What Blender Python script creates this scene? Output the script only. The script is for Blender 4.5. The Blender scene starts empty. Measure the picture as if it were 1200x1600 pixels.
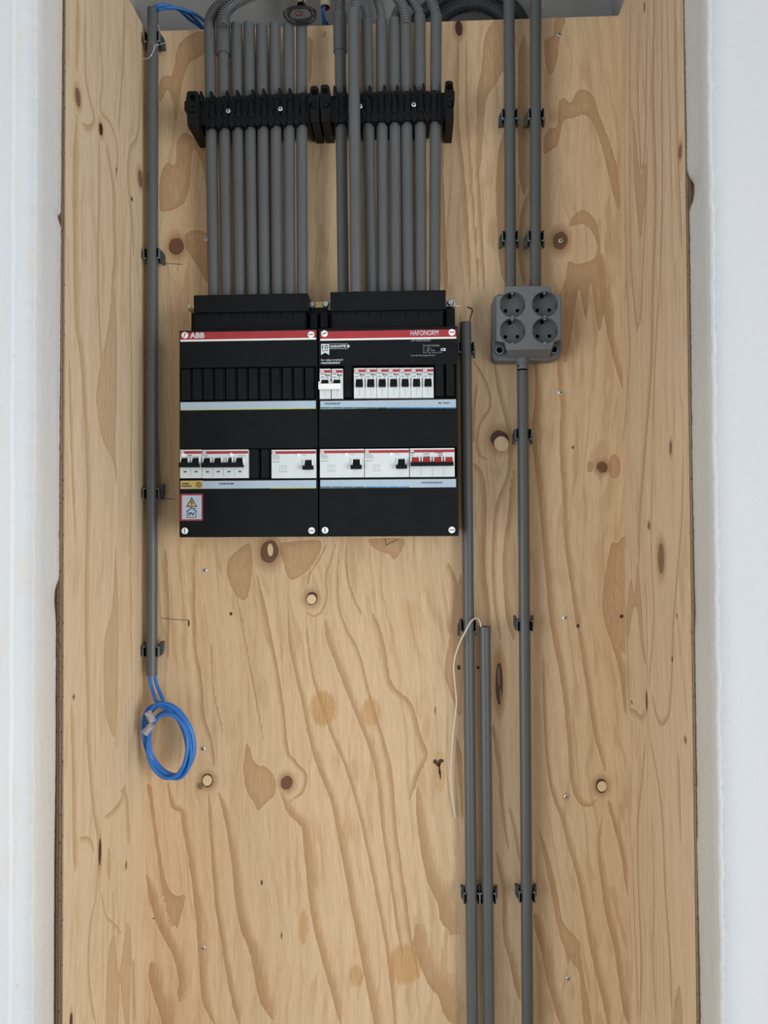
import bpy, math, random
import numpy as np
from mathutils import Vector, Matrix
random.seed(4); rng = np.random.default_rng(7)
S = bpy.context.scene; COL = S.collection

# ------------------------------------------------------------------ camera, world, lights, exposure
F_PX = 1158.7
CAM = Vector((0.3725, -1.2552, 0.0160)); YAW, PITCH, ROLL = 0.04150, 0.01914, -0.00523
_r = Vector((math.cos(YAW), math.sin(YAW), 0))
FW = Vector((-math.sin(YAW)*math.cos(PITCH), math.cos(YAW)*math.cos(PITCH), math.sin(PITCH)))
_u = _r.cross(FW)
RT = _r*math.cos(ROLL) + _u*math.sin(ROLL); UP = -_r*math.sin(ROLL) + _u*math.cos(ROLL)
cd = bpy.data.cameras.new('camera'); co = bpy.data.objects.new('camera', cd); COL.objects.link(co)
cd.sensor_fit = 'VERTICAL'; cd.sensor_height = 24; cd.sensor_width = 18; cd.lens = 24*F_PX/1600
cd.clip_start = 0.02
co.matrix_world = Matrix.Translation(CAM) @ Matrix((RT, UP, -FW)).transposed().to_4x4()
S.camera = co
w = bpy.data.worlds.new('daylight'); S.world = w; w.use_nodes = True
bg = w.node_tree.nodes['Background']; bg.inputs[0].default_value = (0.93, 0.96, 1.0, 1); bg.inputs[1].default_value = 0.50
def area(name, loc, target, sx, sy, power, col):
    l = bpy.data.lights.new(name, 'AREA'); l.shape = 'RECTANGLE'; l.size = sx; l.size_y = sy; l.energy = power; l.color = col
    o = bpy.data.objects.new(name, l); COL.objects.link(o); o.location = loc
    o.rotation_euler = (Vector(target)-Vector(loc)).to_track_quat('-Z', 'Y').to_euler(); return o
area('window_light', (2.5, -2.3, -0.45), (0.25, 0, -0.2), 1.6, 2.0, 66, (1.0, 0.99, 0.97))
area('left_fill_light', (-2.0, -2.2, -0.55), (0.45, 0, -0.25), 1.8, 2.0, 50, (1.0, 0.99, 0.97))  # added fill lamp from the left, lifts the right side panel; no known source
S.view_settings.view_transform = 'Standard'; S.view_settings.look = 'None'
S.view_settings.gamma = 1; S.view_settings.use_curve_mapping = False; S.view_settings.exposure = 0.0

# ------------------------------------------------------------------ photo pixel -> point on a real plane
XL, XR, ZT, DF = -0.0887, 0.7219, 0.8783, 0.297      # plywood niche: side faces, top of boards, depth
def ray(px, py): return RT*((px-600)/F_PX) - UP*((py-800)/F_PX) + FW
def at(px, py, Y=0.0):
    d = ray(px, py); t = (Y-CAM.y)/d.y; return CAM + d*t
def atx(px, py, X):
    d = ray(px, py); t = (X-CAM.x)/d.x; return CAM + d*t
def X_(px, py, Y): return at(px, py, Y).x
def Z_(px, py, Y): return at(px, py, Y).z

# ------------------------------------------------------------------ materials
def nt(name):
    m = bpy.data.materials.new(name); m.use_nodes = True; n = m.node_tree
    return m, n, n.nodes['Principled BSDF']
def link(n, a, b): n.links.new(a, b)
def mk(n, t, **k):
    x = n.nodes.new(t)
    for a, b in k.items(): setattr(x, a, b)
    return x
def math_(n, op, a, b=None, clamp=False):
    x = mk(n, 'ShaderNodeMath', operation=op, use_clamp=clamp)
    for i, v in enumerate((a, b)):
        if v is None: continue
        if isinstance(v, (int, float)): x.inputs[i].default_value = v
        else: link(n, v, x.inputs[i])
    return x.outputs[0]
def mixc(n, f, a, b, mode='MIX'):
    x = mk(n, 'ShaderNodeMix', data_type='RGBA', blend_type=mode)
    for i, v in ((0, f), (6, a), (7, b)):
        if isinstance(v, (int, float)): x.inputs[i].default_value = v
        elif isinstance(v, tuple): x.inputs[i].default_value = (*v, 1)
        else: link(n, v, x.inputs[i])
    return x.outputs[2]
def smooth(n, v, lo, hi, a=0., b=1.):
    x = mk(n, 'ShaderNodeMapRange', interpolation_type='SMOOTHSTEP'); link(n, v, x.inputs[0])
    for i, k in enumerate((lo, hi, a, b)): x.inputs[i+1].default_value = k
    return x.outputs[0]
def noise(n, vec, scale, detail=3, rough=.55, dist=0.):
    x = mk(n, 'ShaderNodeTexNoise'); x.inputs['Scale'].default_value = scale; x.inputs['Detail'].default_value = detail
    x.inputs['Roughness'].default_value = rough; x.inputs['Distortion'].default_value = dist
    if vec is not None: link(n, vec, x.inputs['Vector'])
    return x.outputs[0]
def bump(n, b, h, s, d=.001):
    x = mk(n, 'ShaderNodeBump'); x.inputs['Strength'].default_value = s; x.inputs['Distance'].default_value = d
    link(n, h, x.inputs['Height']); link(n, x.outputs[0], b.inputs['Normal'])
def objco(n): return mk(n, 'ShaderNodeTexCoord').outputs['Object']
def vmul(n, v, s):
    x = mk(n, 'ShaderNodeVectorMath', operation='MULTIPLY'); link(n, v, x.inputs[0]); x.inputs[1].default_value = s; return x.outputs[0]

def plain(name, col, rough=.5, metal=0., var=.06, sc=60., bmp=.0, spec=.5, trans=0.):
    m, n, b = nt(name)
    c = objco(n); nz = noise(n, c, sc, 3)
    f = smooth(n, nz, .3, .7)
    dark = tuple(v*(1-var) for v in col); lite = tuple(min(1, v*(1+var)) for v in col)
    link(n, mixc(n, f, dark, lite), b.inputs['Base Color'])
    b.inputs['Roughness'].default_value = rough; b.inputs['Metallic'].default_value = metal
    b.inputs['Specular IOR Level'].default_value = spec
    if trans: b.inputs['Transmission Weight'].default_value = trans
    if bmp: bump(n, b, noise(n, c, sc*6, 2), bmp, .0006)
    return m

PALE, TAN = (0.715, 0.535, 0.335), (0.495, 0.310, 0.162)
def wood(name, pale, tan, axis=0):
    """plywood face; float attributes: sd (mm inside a latewood band), gx (grain coordinate), halo, stain"""
    m, n, b = nt(name); c = objco(n)
    def A(k): return mk(n, 'ShaderNodeAttribute', attribute_name=k).outputs['Fac']
    sd, gx, halo, stain = A('sd'), A('gx'), A('halo'), A('stain')
    sep = mk(n, 'ShaderNodeSeparateXYZ'); link(n, c, sep.inputs[0]); z = sep.outputs[2]
    cb = mk(n, 'ShaderNodeCombineXYZ'); link(n, gx, cb.inputs[0]); link(n, math_(n, 'MULTIPLY', z, .045), cb.inputs[2]); g = cb.outputs[0]
    cb2 = mk(n, 'ShaderNodeCombineXYZ'); link(n, gx, cb2.inputs[0]); link(n, math_(n, 'MULTIPLY', z, .16), cb2.inputs[2]); g2 = cb2.outputs[0]
    fine = noise(n, g, 520, 4, .65); mid = noise(n, g, 75, 4, .6); wide = noise(n, g2, 22, 3, .5); broad = noise(n, c, 5., 3)
    sd2 = math_(n, 'ADD', sd, math_(n, 'MULTIPLY', math_(n, 'SUBTRACT', noise(n, g2, 240, 3, .6), .5), 4.5))
    soft = math_(n, 'ADD', A('soft'), math_(n, 'MULTIPLY', math_(n, 'SUBTRACT', noise(n, g2, 330, 3, .6), .5), .7))
    edge = smooth(n, sd2, -.6, .6); band = math_(n, 'MULTIPLY', edge, smooth(n, soft, .05, .75))
    rim = math_(n, 'MULTIPLY', edge, smooth(n, A('soft'), .72, .98))
    lip = math_(n, 'MULTIPLY', smooth(n, sd2, -3.2, -1.0), smooth(n, sd2, -.9, -.2, 1, 0))
    # faint growth lines between the traced ones
    ring = math_(n, 'SINE', math_(n, 'ADD', math_(n, 'MULTIPLY', gx, 210.), math_(n, 'MULTIPLY', wide, 26.)))
    ringm = math_(n, 'MULTIPLY', smooth(n, ring, .35, .95), math_(n, 'MULTIPLY', smooth(n, broad, .38, .60), .50))
    col = mixc(n, smooth(n, mid, .32, .72), pale, tuple(p*.64+t*.36 for p, t in zip(pale, tan)))
    col = mixc(n, ringm, col, tan)
    col = mixc(n, math_(n, 'MULTIPLY', lip, .35), col, tuple(p*1.06 for p in pale))
    col = mixc(n, math_(n, 'MULTIPLY', band, .95), col, tan)
    col = mixc(n, math_(n, 'MULTIPLY', rim, .35), col, tuple(t*.78 for t in tan))
    col = mixc(n, math_(n, 'MULTIPLY', halo, .85), col, (tan[0]*.72, tan[1]*.6, tan[2]*.5))
    col = mixc(n, math_(n, 'MULTIPLY', stain, smooth(n, fine, .3, .7, .7, 1.0)), col, (0.50, 0.27, 0.085))
    k = mixc(n, smooth(n, fine, .35, .68), (1.03, 1.03, 1.03), (.88, .865, .84))
    col = mixc(n, 1., col, k, 'MULTIPLY')
    fleck = smooth(n, noise(n, g2, 700, 2, .6), .70, .76)
    col = mixc(n, math_(n, 'MULTIPLY', fleck, .35), col, (.22, .12, .06))
    link(n, col, b.inputs['Base Color']); b.inputs['Roughness'].default_value = .62; b.inputs['Specular IOR Level'].default_value = .3
    bump(n, b, fine, .25, .0005)
    return m
M_WOOD = wood('plywood_face', PALE, TAN)
M_WOODL = wood('plywood_face_side', (0.745, 0.60, 0.42), (0.56, 0.40, 0.235))
M_WOODR = wood('plywood_face_stripy', (0.70, 0.545, 0.365), (0.49, 0.335, 0.20))
def edge_mat():
    m, n, b = nt('plywood_edge'); c = objco(n)
    sep = mk(n, 'ShaderNodeSeparateXYZ'); link(n, c, sep.inputs[0])
    s = math_(n, 'ADD', math_(n, 'MULTIPLY', sep.outputs[0], 2*math.pi/.0036), math_(n, 'MULTIPLY', noise(n, c, 30, 2), 2.))
    f = smooth(n, math_(n, 'SINE', s), -.5, .6)
    col = mixc(n, f, (.20, .135, .085), (.40, .29, .185))
    col = mixc(n, smooth(n, noise(n, vmul(n, c, (1, 1, .5)), 420, 3), .6, .68), col, (.09, .06, .04))
    link(n, col, b.inputs['Base Color']); b.inputs['Roughness'].default_value = .8
    bump(n, b, noise(n, c, 500, 3), .6, .001); return m
M_EDGE = edge_mat()
def knot_mat(name, a, bcol, ringscale):
    m, n, b = nt(name); c = objco(n)
    ln = mk(n, 'ShaderNodeVectorMath', operation='LENGTH'); link(n, vmul(n, c, (1, 1, .75)), ln.inputs[0])
    s = math_(n, 'SINE', math_(n, 'ADD', math_(n, 'MULTIPLY', ln.outputs['Value'], ringscale), math_(n, 'MULTIPLY', noise(n, c, 120, 3), 6)))
    link(n, mixc(n, smooth(n, s, -.8, .9), a, bcol), b.inputs['Base Color']); b.inputs['Roughness'].default_value = .5
    bump(n, b, noise(n, c, 400, 3), .5, .001); return m
M_KNOT = knot_mat('knot_brown', (.13, .055, .022), (.20, .092, .042), 2600)
M_KNOTG = knot_mat('knot_pale_brown', (.17, .11, .06), (.25, .16, .095), 1800)
M_RESIN = knot_mat('knot_resin', (.035, .012, .007), (.10, .035, .015), 3000)
M_PLUG = plain('wood_filler', (.72, .56, .33), .7, var=.05, sc=200, bmp=.2)
M_GREYP = plain('conduit_grey', (.092, .101, .105), .42, var=.05, sc=9)
M_FLEX = plain('flex_conduit_grey', (.125, .130, .138), .5, var=.06, sc=40)
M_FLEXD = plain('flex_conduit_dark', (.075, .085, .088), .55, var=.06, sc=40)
M_BOXG = plain('socket_box_grey', (.142, .157, .168), .5, var=.04, sc=20, bmp=.1)
M_SOCK = plain('socket_cup_grey', (.108, .120, .132), .45, var=.04)
M_BLK = plain('black_plastic', (.0060, .0076, .0088), .5, var=.12, sc=30, bmp=.1, spec=.14)
M_BLK2 = plain('black_clamp_plastic', (.0050, .0058, .0068), .42, var=.2, sc=80, spec=.2)
M_HOLE = plain('dark_void', (.002, .002, .002), .9, spec=.05)
M_CLIP = plain('clip_dark_grey', (.045, .050, .052), .42, var=.1)
M_CLIPE = plain('clip_light_edge', (.16, .17, .175), .4)
M_WHITE = plain('breaker_white', (.66, .72, .735), .38, var=.02)
M_WHITE2 = plain('bright_white_plastic', (.86, .90, .90), .35, var=.01)
M_RED = plain('stripe_red', (.36, .028, .036), .45, var=.05)
M_REDT = plain('toggle_red', (.42, .022, .024), .4, var=.05)
M_BLUL = plain('label_blue_grey', (.40, .505, .60), .5, var=.03, sc=25)
M_YEL = plain('label_yellow', (.50, .38, .12), .5)
M_YELG = plain('label_yellow_green', (.46, .52, .18), .5)
M_GRN = plain('label_green', (.012, .13, .10), .5)
M_BLU = plain('label_blue', (.03, .19, .40), .5)
M_INK = plain('print_dark', (.03, .035, .045), .6)
M_INKG = plain('print_grey', (.30, .33, .35), .6)
M_NAVY = plain('print_navy', (.015, .03, .09), .6)
M_LINEN = plain('print_light', (.62, .70, .72), .5)
M_STEEL = plain('zinc_steel', (.62, .68, .70), .28, .9, var=.12, sc=200)
M_BRASS = plain('brass', (.60, .44, .20), .35, .7, var=.12, sc=150)
M_COPPER = plain('copper_wire', (.13, .055, .03), .4, .4)
M_TINNED = plain('bare_wire', (.62, .53, .40), .35, .5)
M_WIREW = plain('thin_white_wire', (.72, .68, .60), .4)
M_CAT = plain('blue_cable', (.022, .170, .560), .38, var=.08)
M_CATD = plain('blue_cable_dusty', (.02, .135, .42), .5, var=.25, sc=60)
M_CBLK = plain('black_cable', (.008, .008, .009), .4)
M_CREAM = plain('cream_pvc', (.52, .46, .32), .5)
M_REDIN = plain('red_pvc_inside', (.22, .03, .02), .6)
M_CLEAR = plain('clear_plug', (.88, .86, .86), .12, trans=.75)
M_PINK = plain('plug_strands', (.62, .30, .24), .5)
def plaster(name, base, blue, beige, k=1.):
    m, n, b = nt(name); c = objco(n)
    a = noise(n, vmul(n, c, (3, 1, .7)), 4.5, 4, .55); d = noise(n, vmul(n, c, (2.2, 1, .6)), 11, 4, .6)
    col = mixc(n, smooth(n, a, .40, .66), base, blue); col = mixc(n, math_(n, 'MULTIPLY', smooth(n, d, .5, .68), .7*k), col, beige)
    dots = smooth(n, noise(n, vmul(n, c, (1, 1, .6)), 120, 2), .765, .785)
    col = mixc(n, math_(n, 'MULTIPLY', dots, .55), col, (.30, .28, .26))
    link(n, col, b.inputs['Base Color']); b.inputs['Roughness'].default_value = .8; b.inputs['Specular IOR Level'].default_value = .2
    bump(n, b, math_(n, 'ADD', noise(n, c, 90, 4, .6), noise(n, vmul(n, c, (4, 4, .8)), 14, 3)), .35, .0025); return m
M_PLW = plaster('white_plaster', (.60, .62, .63), (.565, .61, .65), (.60, .575, .53))
M_PLR = plaster('white_wall_paint', (.525, .545, .575), (.505, .54, .565), (.53, .535, .565), .4)
M_PLJ = plaster('bare_gypsum', (.57, .56, .53), (.53, .535, .515), (.61, .585, .56), .5)
M_PLJL = plaster('jamb_plaster', (.70, .69, .665), (.66, .68, .70), (.69, .66, .63), .8)
M_LIP = plaster('fresh_filler', (.66, .685, .705), (.62, .66, .70), (.66, .645, .625), .8)
M_PLG = plaster('grey_plaster', (.35, .35, .345), (.335, .338, .338), (.36, .355, .347))

# ------------------------------------------------------------------ mesh helpers
class MB:
    def __init__(s): s.v = []; s.f = []; s.m = []; s.mats = []
    def mi(s, m):
        if m not in s.mats: s.mats.append(m)
        return s.mats.index(m)
    def add(s, vs, fs, m):
        o = len(s.v); s.v += [tuple(v) for v in vs]; i = s.mi(m)
        for f in fs: s.f.append(tuple(o+k for k in f)); s.m.append(i)
    def box(s, x0, x1, y0, y1, z0, z1, m, T=None):
        vs = [Vector((x, y, z)) for x in (x0, x1) for y in (y0, y1) for z in (z0, z1)]
        if T is not None: vs = [T @ v for v in vs]
        s.add(vs, [(0, 1, 3, 2), (4, 6, 7, 5), (0, 4, 5, 1), (2, 3, 7, 6), (0, 2, 6, 4), (1, 5, 7, 3)], m)
    def pbox(s, px0, px1, py0, py1, Y, depth, m):
        """box whose front face covers this pixel rectangle on the plane y=Y, extending back by depth"""
        pm, qm = (px0+px1)/2, (py0+py1)/2
        s.box(X_(px0, qm, Y), X_(px1, qm, Y), Y, Y+depth, Z_(pm, py1, Y), Z_(pm, py0, Y), m)
    def prism(s, pts, y0, y1, m, pts2=None):
        n = len(pts); pts2 = pts2 or pts
        s.add([(x, y0, z) for x, z in pts]+[(x, y1, z) for x, z in pts2],
              [tuple(range(n)), tuple(reversed(range(n, 2*n)))]+[(i, i+n, (i+1) % n+n, (i+1) % n) for i in range(n)], m)
    def ring(s, c, ax, prof, n, m, closed=True):
        """lathe: prof = [(radius, height along ax)]"""
        ax = Vector(ax).normalized(); a = ax.orthogonal().normalized(); b = ax.cross(a); c = Vector(c); vs = []; fs = []
        for r, h in prof:
            for k in range(n):
                t = 2*math.pi*k/n; vs.append(c+ax*h+(a*math.cos(t)+b*math.sin(t))*r)
        for i in range(len(prof)-1):
            for k in range(n): fs.append((i*n+k, i*n+(k+1) % n, (i+1)*n+(k+1) % n, (i+1)*n+k))
        if closed: fs.append(tuple(reversed(range(n)))); fs.append(tuple((len(prof)-1)*n+k for k in range(n)))
        s.add(vs, fs, m)
    def tube(s, path, r, m, n=10, caps=True, rad=None):
        P = [Vector(p) for p in path]; vs = []; fs = []; prev = None
        for i, p in enumerate(P):
            t = (P[min(i+1, len(P)-1)]-P[max(i-1, 0)]).normalized()
            if prev is None: a = t.orthogonal().normalized()
            else: a = (prev-t*prev.dot(t)).normalized()
            prev = a; b = t.cross(a); rr = rad[i] if rad is not None else r
            for k in range(n):
                q = 2*math.pi*k/n; vs.append(p+(a*math.cos(q)+b*math.sin(q))*rr)
        for i in range(len(P)-1):
            for k in range(n): fs.append((i*n+k, i*n+(k+1) % n, (i+1)*n+(k+1) % n, (i+1)*n+k))
        if caps: fs.append(tuple(reversed(range(n)))); fs.append(tuple((len(P)-1)*n+k for k in range(n)))
        s.add(vs, fs, m)
    def mesh(s, name, origin=(0, 0, 0), ang=35):
        me = bpy.data.meshes.new(name); o = Vector(origin)
        me.from_pydata([Vector(v)-o for v in s.v], [], s.f)
        for m in s.mats: me.materials.append(m)
        me.polygons.foreach_set('material_index', s.m); me.polygons.foreach_set('use_smooth', [True]*len(s.f))
        me.update(); me.set_sharp_from_angle(angle=math.radians(ang)); return me
    def build(s, name, parent=None, origin=None, bevel=0., seg=2, ang=35):
        if origin is None:
            origin = Vector((0, 0, 0)) if parent is not None else sum((Vector(v) for v in s.v), Vector())/len(s.v)
            if parent is not None: origin = Vector(parent.location)
        me = s.mesh(name, origin, ang); o = bpy.data.objects.new(name, me); COL.objects.link(o)
        if parent is not None:
            o.parent = parent; par = parent
            base = Vector(par.location) if par.parent is None else Vector(par.parent.location)+Vector(par.location)
            o.location = Vector(origin)-base
        else: o.location = origin
        if bevel:
            b = o.modifiers.new('bevel', 'BEVEL'); b.width = bevel; b.segments = seg; b.limit_method = 'ANGLE'; b.angle_limit = math.radians(40)
            b.harden_normals = False
        return o
def tag(o, label=None, cat=None, group=None, kind=None):
    for k, v in (('label', label), ('category', cat), ('group', group), ('kind', kind)):
        if v: o[k] = v
    return o
def thing(name, loc, label, cat, group=None):
    o = bpy.data.objects.new(name, None); COL.objects.link(o); o.location = loc; o.empty_display_size = .02
    return tag(o, label, cat, group)
def bez(pts, n=12):
    """Catmull-Rom through the points"""
    P = [Vector(p) for p in pts]; P = [P[0]*2-P[1]]+P+[P[-1]*2-P[-2]]; out = []
    for i in range(1, len(P)-2):
        for k in range(n):
            t = k/n; a, b, c, d = P[i-1:i+3]
            out.append(.5*((2*b)+(c-a)*t+(2*a-5*b+4*c-d)*t*t+(3*b-a-3*c+d)*t**3))
    out.append(P[-2]); return out
_font = {}
def text_mesh(s, size, off=0.):
    key = (s, size, off)
    if key in _font: return _font[key]
    cu = bpy.data.curves.new('text', 'FONT'); cu.body = s; cu.size = size; cu.offset = off; cu.extrude = .00006
    cu.align_x = 'LEFT'; cu.align_y = 'BOTTOM_BASELINE'; cu.resolution_u = 3
    o = bpy.data.objects.new('text', cu); COL.objects.link(o)
    me = bpy.data.meshes.new_from_object(o.evaluated_get(bpy.context.evaluated_depsgraph_get()))
    bpy.data.objects.remove(o); bpy.data.curves.remove(cu); _font[key] = me; return me
def text(s, px0, px1, py0, py1, Y, mat, parent, base=None, bold=0., name='lettering', rot=0):
    """capitals fill the pixel box; local to parent (world offset base)"""
    me = text_mesh(s, 1.0, bold).copy(); me.name = name
    co_ = np.empty(len(me.vertices)*3); me.vertices.foreach_get('co', co_); co_ = co_.reshape(-1, 3)
    a, b = co_.min(0), co_.max(0)
    x0, x1 = X_(px0, py0, Y), X_(px1, py0, Y); z0, z1 = Z_((px0+px1)/2, py1, Y), Z_((px0+px1)/2, py0, Y)
    out = np.empty_like(co_)
    out[:, 0] = (co_[:, 0]-a[0])/(b[0]-a[0])*(x1-x0); out[:, 2] = (co_[:, 1]-a[1])/(b[1]-a[1])*(z1-z0)
    out[:, 1] = -co_[:, 2]/max(1e-9, abs(b[2]))*.00006
    me.vertices.foreach_set('co', out.ravel()); me.update(); me.materials.clear(); me.materials.append(mat)
    o = bpy.data.objects.new(name, me); COL.objects.link(o); o.parent = parent
    base = base if base is not None else parent.location
    o.location = Vector((x0, Y, z0))-Vector(base); return o

# ------------------------------------------------------------------ plywood boards
def fields(U, Z, strokes, polys, knots, stains, scale=1.08, soft_left=False):
    """U,Z arrays (rows,cols) in metres -> sd (mm), gx, halo, stain. trace lists are in board metres"""
    sd = np.full(U.shape, -20.); so = np.zeros(U.shape)
    us, zs = U[0, :], Z[:, 0]
    def win(u0, u1, z0, z1, pad=.022):
        i = np.where((zs > z0-pad) & (zs < z1+pad))[0]; j = np.where((us > u0-pad) & (us < u1+pad))[0]
        if len(i) == 0 or len(j) == 0: return None
        return slice(i[0], i[-1]+1), slice(j[0], j[-1]+1)
    for pts, w0, w1 in strokes:
        if len(pts) > 2: pts = [(v.x, v.z) for v in bez([(a, 0, b) for a, b in pts], 4)]
        if pts[0][1] < pts[-1][1]: pts = pts[::-1]; w0, w1 = w1, w0
        n = len(pts)-1; fl = 1 if (pts[0][1]+pts[-1][1])/2 < -.42 or pts[0][0] > .5 or soft_left else -1
        for k in range(n):
            (a, b), (c, d) = pts[k], pts[k+1]
            W = win(min(a, c), max(a, c), min(b, d), max(b, d))
            if W is None: continue
            x, y = U[W], Z[W]; L = (c-a)**2+(d-b)**2+1e-12
            t = np.clip(((x-a)*(c-a)+(y-b)*(d-b))/L, 0, 1)
            dist = np.hypot(x-a-t*(c-a), y-b-t*(d-b))*1000
            s = (k+t)/n; wd = (w0+(w1-w0)*s)*np.clip(np.minimum(s, 1-s)*8+.25, 0, 1)*scale
            wd2 = wd*2.8; lat = ((x-a)*(d-b)-(y-b)*(c-a))/math.sqrt(L.max() if hasattr(L, 'max') else L)*1000*-fl
            val = np.where(lat > 0, wd2-dist, wd-dist); S_ = np.clip(1-(lat+wd)/(wd+wd2+.01)*1.05, 0, 1)
            up = val > sd[W]; so[W] = np.where(up, S_, so[W]); sd[W] = np.maximum(sd[W], val)
    for pts in polys:
        Q = bez([(a, 0, b) for a, b in pts+pts[:2]], 4); pts = [(v.x, v.z) for v in Q[:len(pts)*4]]
        A = np.array(pts); W = win(A[:, 0].min(), A[:, 0].max(), A[:, 1].min(), A[:, 1].max())
        if W is None: continue
        x, y = U[W], Z[W]; ins = np.zeros(x.shape, bool); dm = np.full(x.shape, 1e9)
        for k in range(len(A)):
            (a, b), (c, d) = A[k], A[(k+1) % len(A)]
            if b != d: ins ^= ((b > y) != (d > y)) & (x < (c-a)*(y-b)/(d-b)+a)
            L = (c-a)**2+(d-b)**2+1e-12; t = np.clip(((x-a)*(c-a)+(y-b)*(d-b))/L, 0, 1)
            dm = np.minimum(dm, np.hypot(x-a-t*(c-a), y-b-t*(d-b))*1000)
        val = np.where(ins, dm, -dm); up = val > sd[W]; so[W] = np.where(up, .52+.36*np.exp(-np.abs(dm)/4), so[W]); sd[W] = np.maximum(sd[W], val)
    gx = U + .010*np.sin(Z*5.1+U*3)+.004*np.sin(Z*13+1.3)+ .05*np.clip(-Z-.05, 0, 2)**1.3*-.9
    halo = np.zeros(U.shape); st = np.zeros(U.shape)
    for (u, z, a, b) in knots:
        r = np.hypot((U-u)/a, (Z-z)/b); halo = np.maximum(halo, np.clip(1.95-r, 0, 1)*.85)
        gx = gx - np.sign(U-u)*a*1.3*np.exp(-np.hypot((U-u)/(a*2.2), (Z-z)/(b*3.2))**2)
    for (u, z, a, b, k) in stains:
        r = np.hypot((U-u)/a, (Z-z)/b)+.12*np.sin(U*900)*np.sin(Z*300); st = np.maximum(st, np.clip((1.1-r)/.22, 0, 1)*k)
    return sd, gx, halo, st, so
def board_mesh(name, us, zs, place, mat, F, thick, nrm):
    """dense front face + thick body. place(u,z,d)->xyz (d = depth behind the face)"""
    nu, nz = len(us), len(zs); U, Z = np.meshgrid(us, zs)
    P = place(U.ravel(), Z.ravel(), 0.)
    ix = np.arange(nu*nz).reshape(nz, nu)
    q = np.stack([ix[:-1, :-1], ix[:-1, 1:], ix[1:, 1:], ix[1:, :-1]], -1).reshape(-1, 4)
    if nrm < 0: q = q[:, ::-1]
    cu = np.array([us[0], us[-1], us[-1], us[0]]); cz = np.array([zs[0], zs[0], zs[-1], zs[-1]])
    B = place(cu, cz, thick); Fr = place(cu, cz, 0.)
    V = np.concatenate([P, Fr, B]); n0 = nu*nz
    ex = [[n0+4+3, n0+4+2, n0+4+1, n0+4]]+[[n0+i, n0+4+i, n0+4+(i+1) % 4, n0+(i+1) % 4] for i in range(4)]
    if nrm < 0: ex = [e[::-1] for e in ex]
    faces = np.concatenate([q, np.array(ex)])
    me = bpy.data.meshes.new(name); me.vertices.add(len(V)); me.vertices.foreach_set('co', V.ravel())
    me.loops.add(faces.size); me.loops.foreach_set('vertex_index', faces.ravel())
    me.polygons.add(len(faces)); me.polygons.foreach_set('loop_start', np.arange(len(faces))*4); me.polygons.foreach_set('loop_total', np.full(len(faces), 4))
    me.materials.append(mat); me.materials.append(M_EDGE)
    mi = np.zeros(len(faces), int); mi[len(q):] = 1; me.polygons.foreach_set('material_index', mi)
    me.update(calc_edges=True)
    for k, v in zip(('sd', 'gx', 'halo', 'stain', 'soft'), F(U, Z)):
        a = me.attributes.new(k, 'FLOAT', 'POINT'); a.data.foreach_set('value', np.concatenate([v.ravel(), np.full(8, v.ravel()[0])]).astype(np.float32))
    o = bpy.data.objects.new(name, me); COL.objects.link(o); return o

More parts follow.
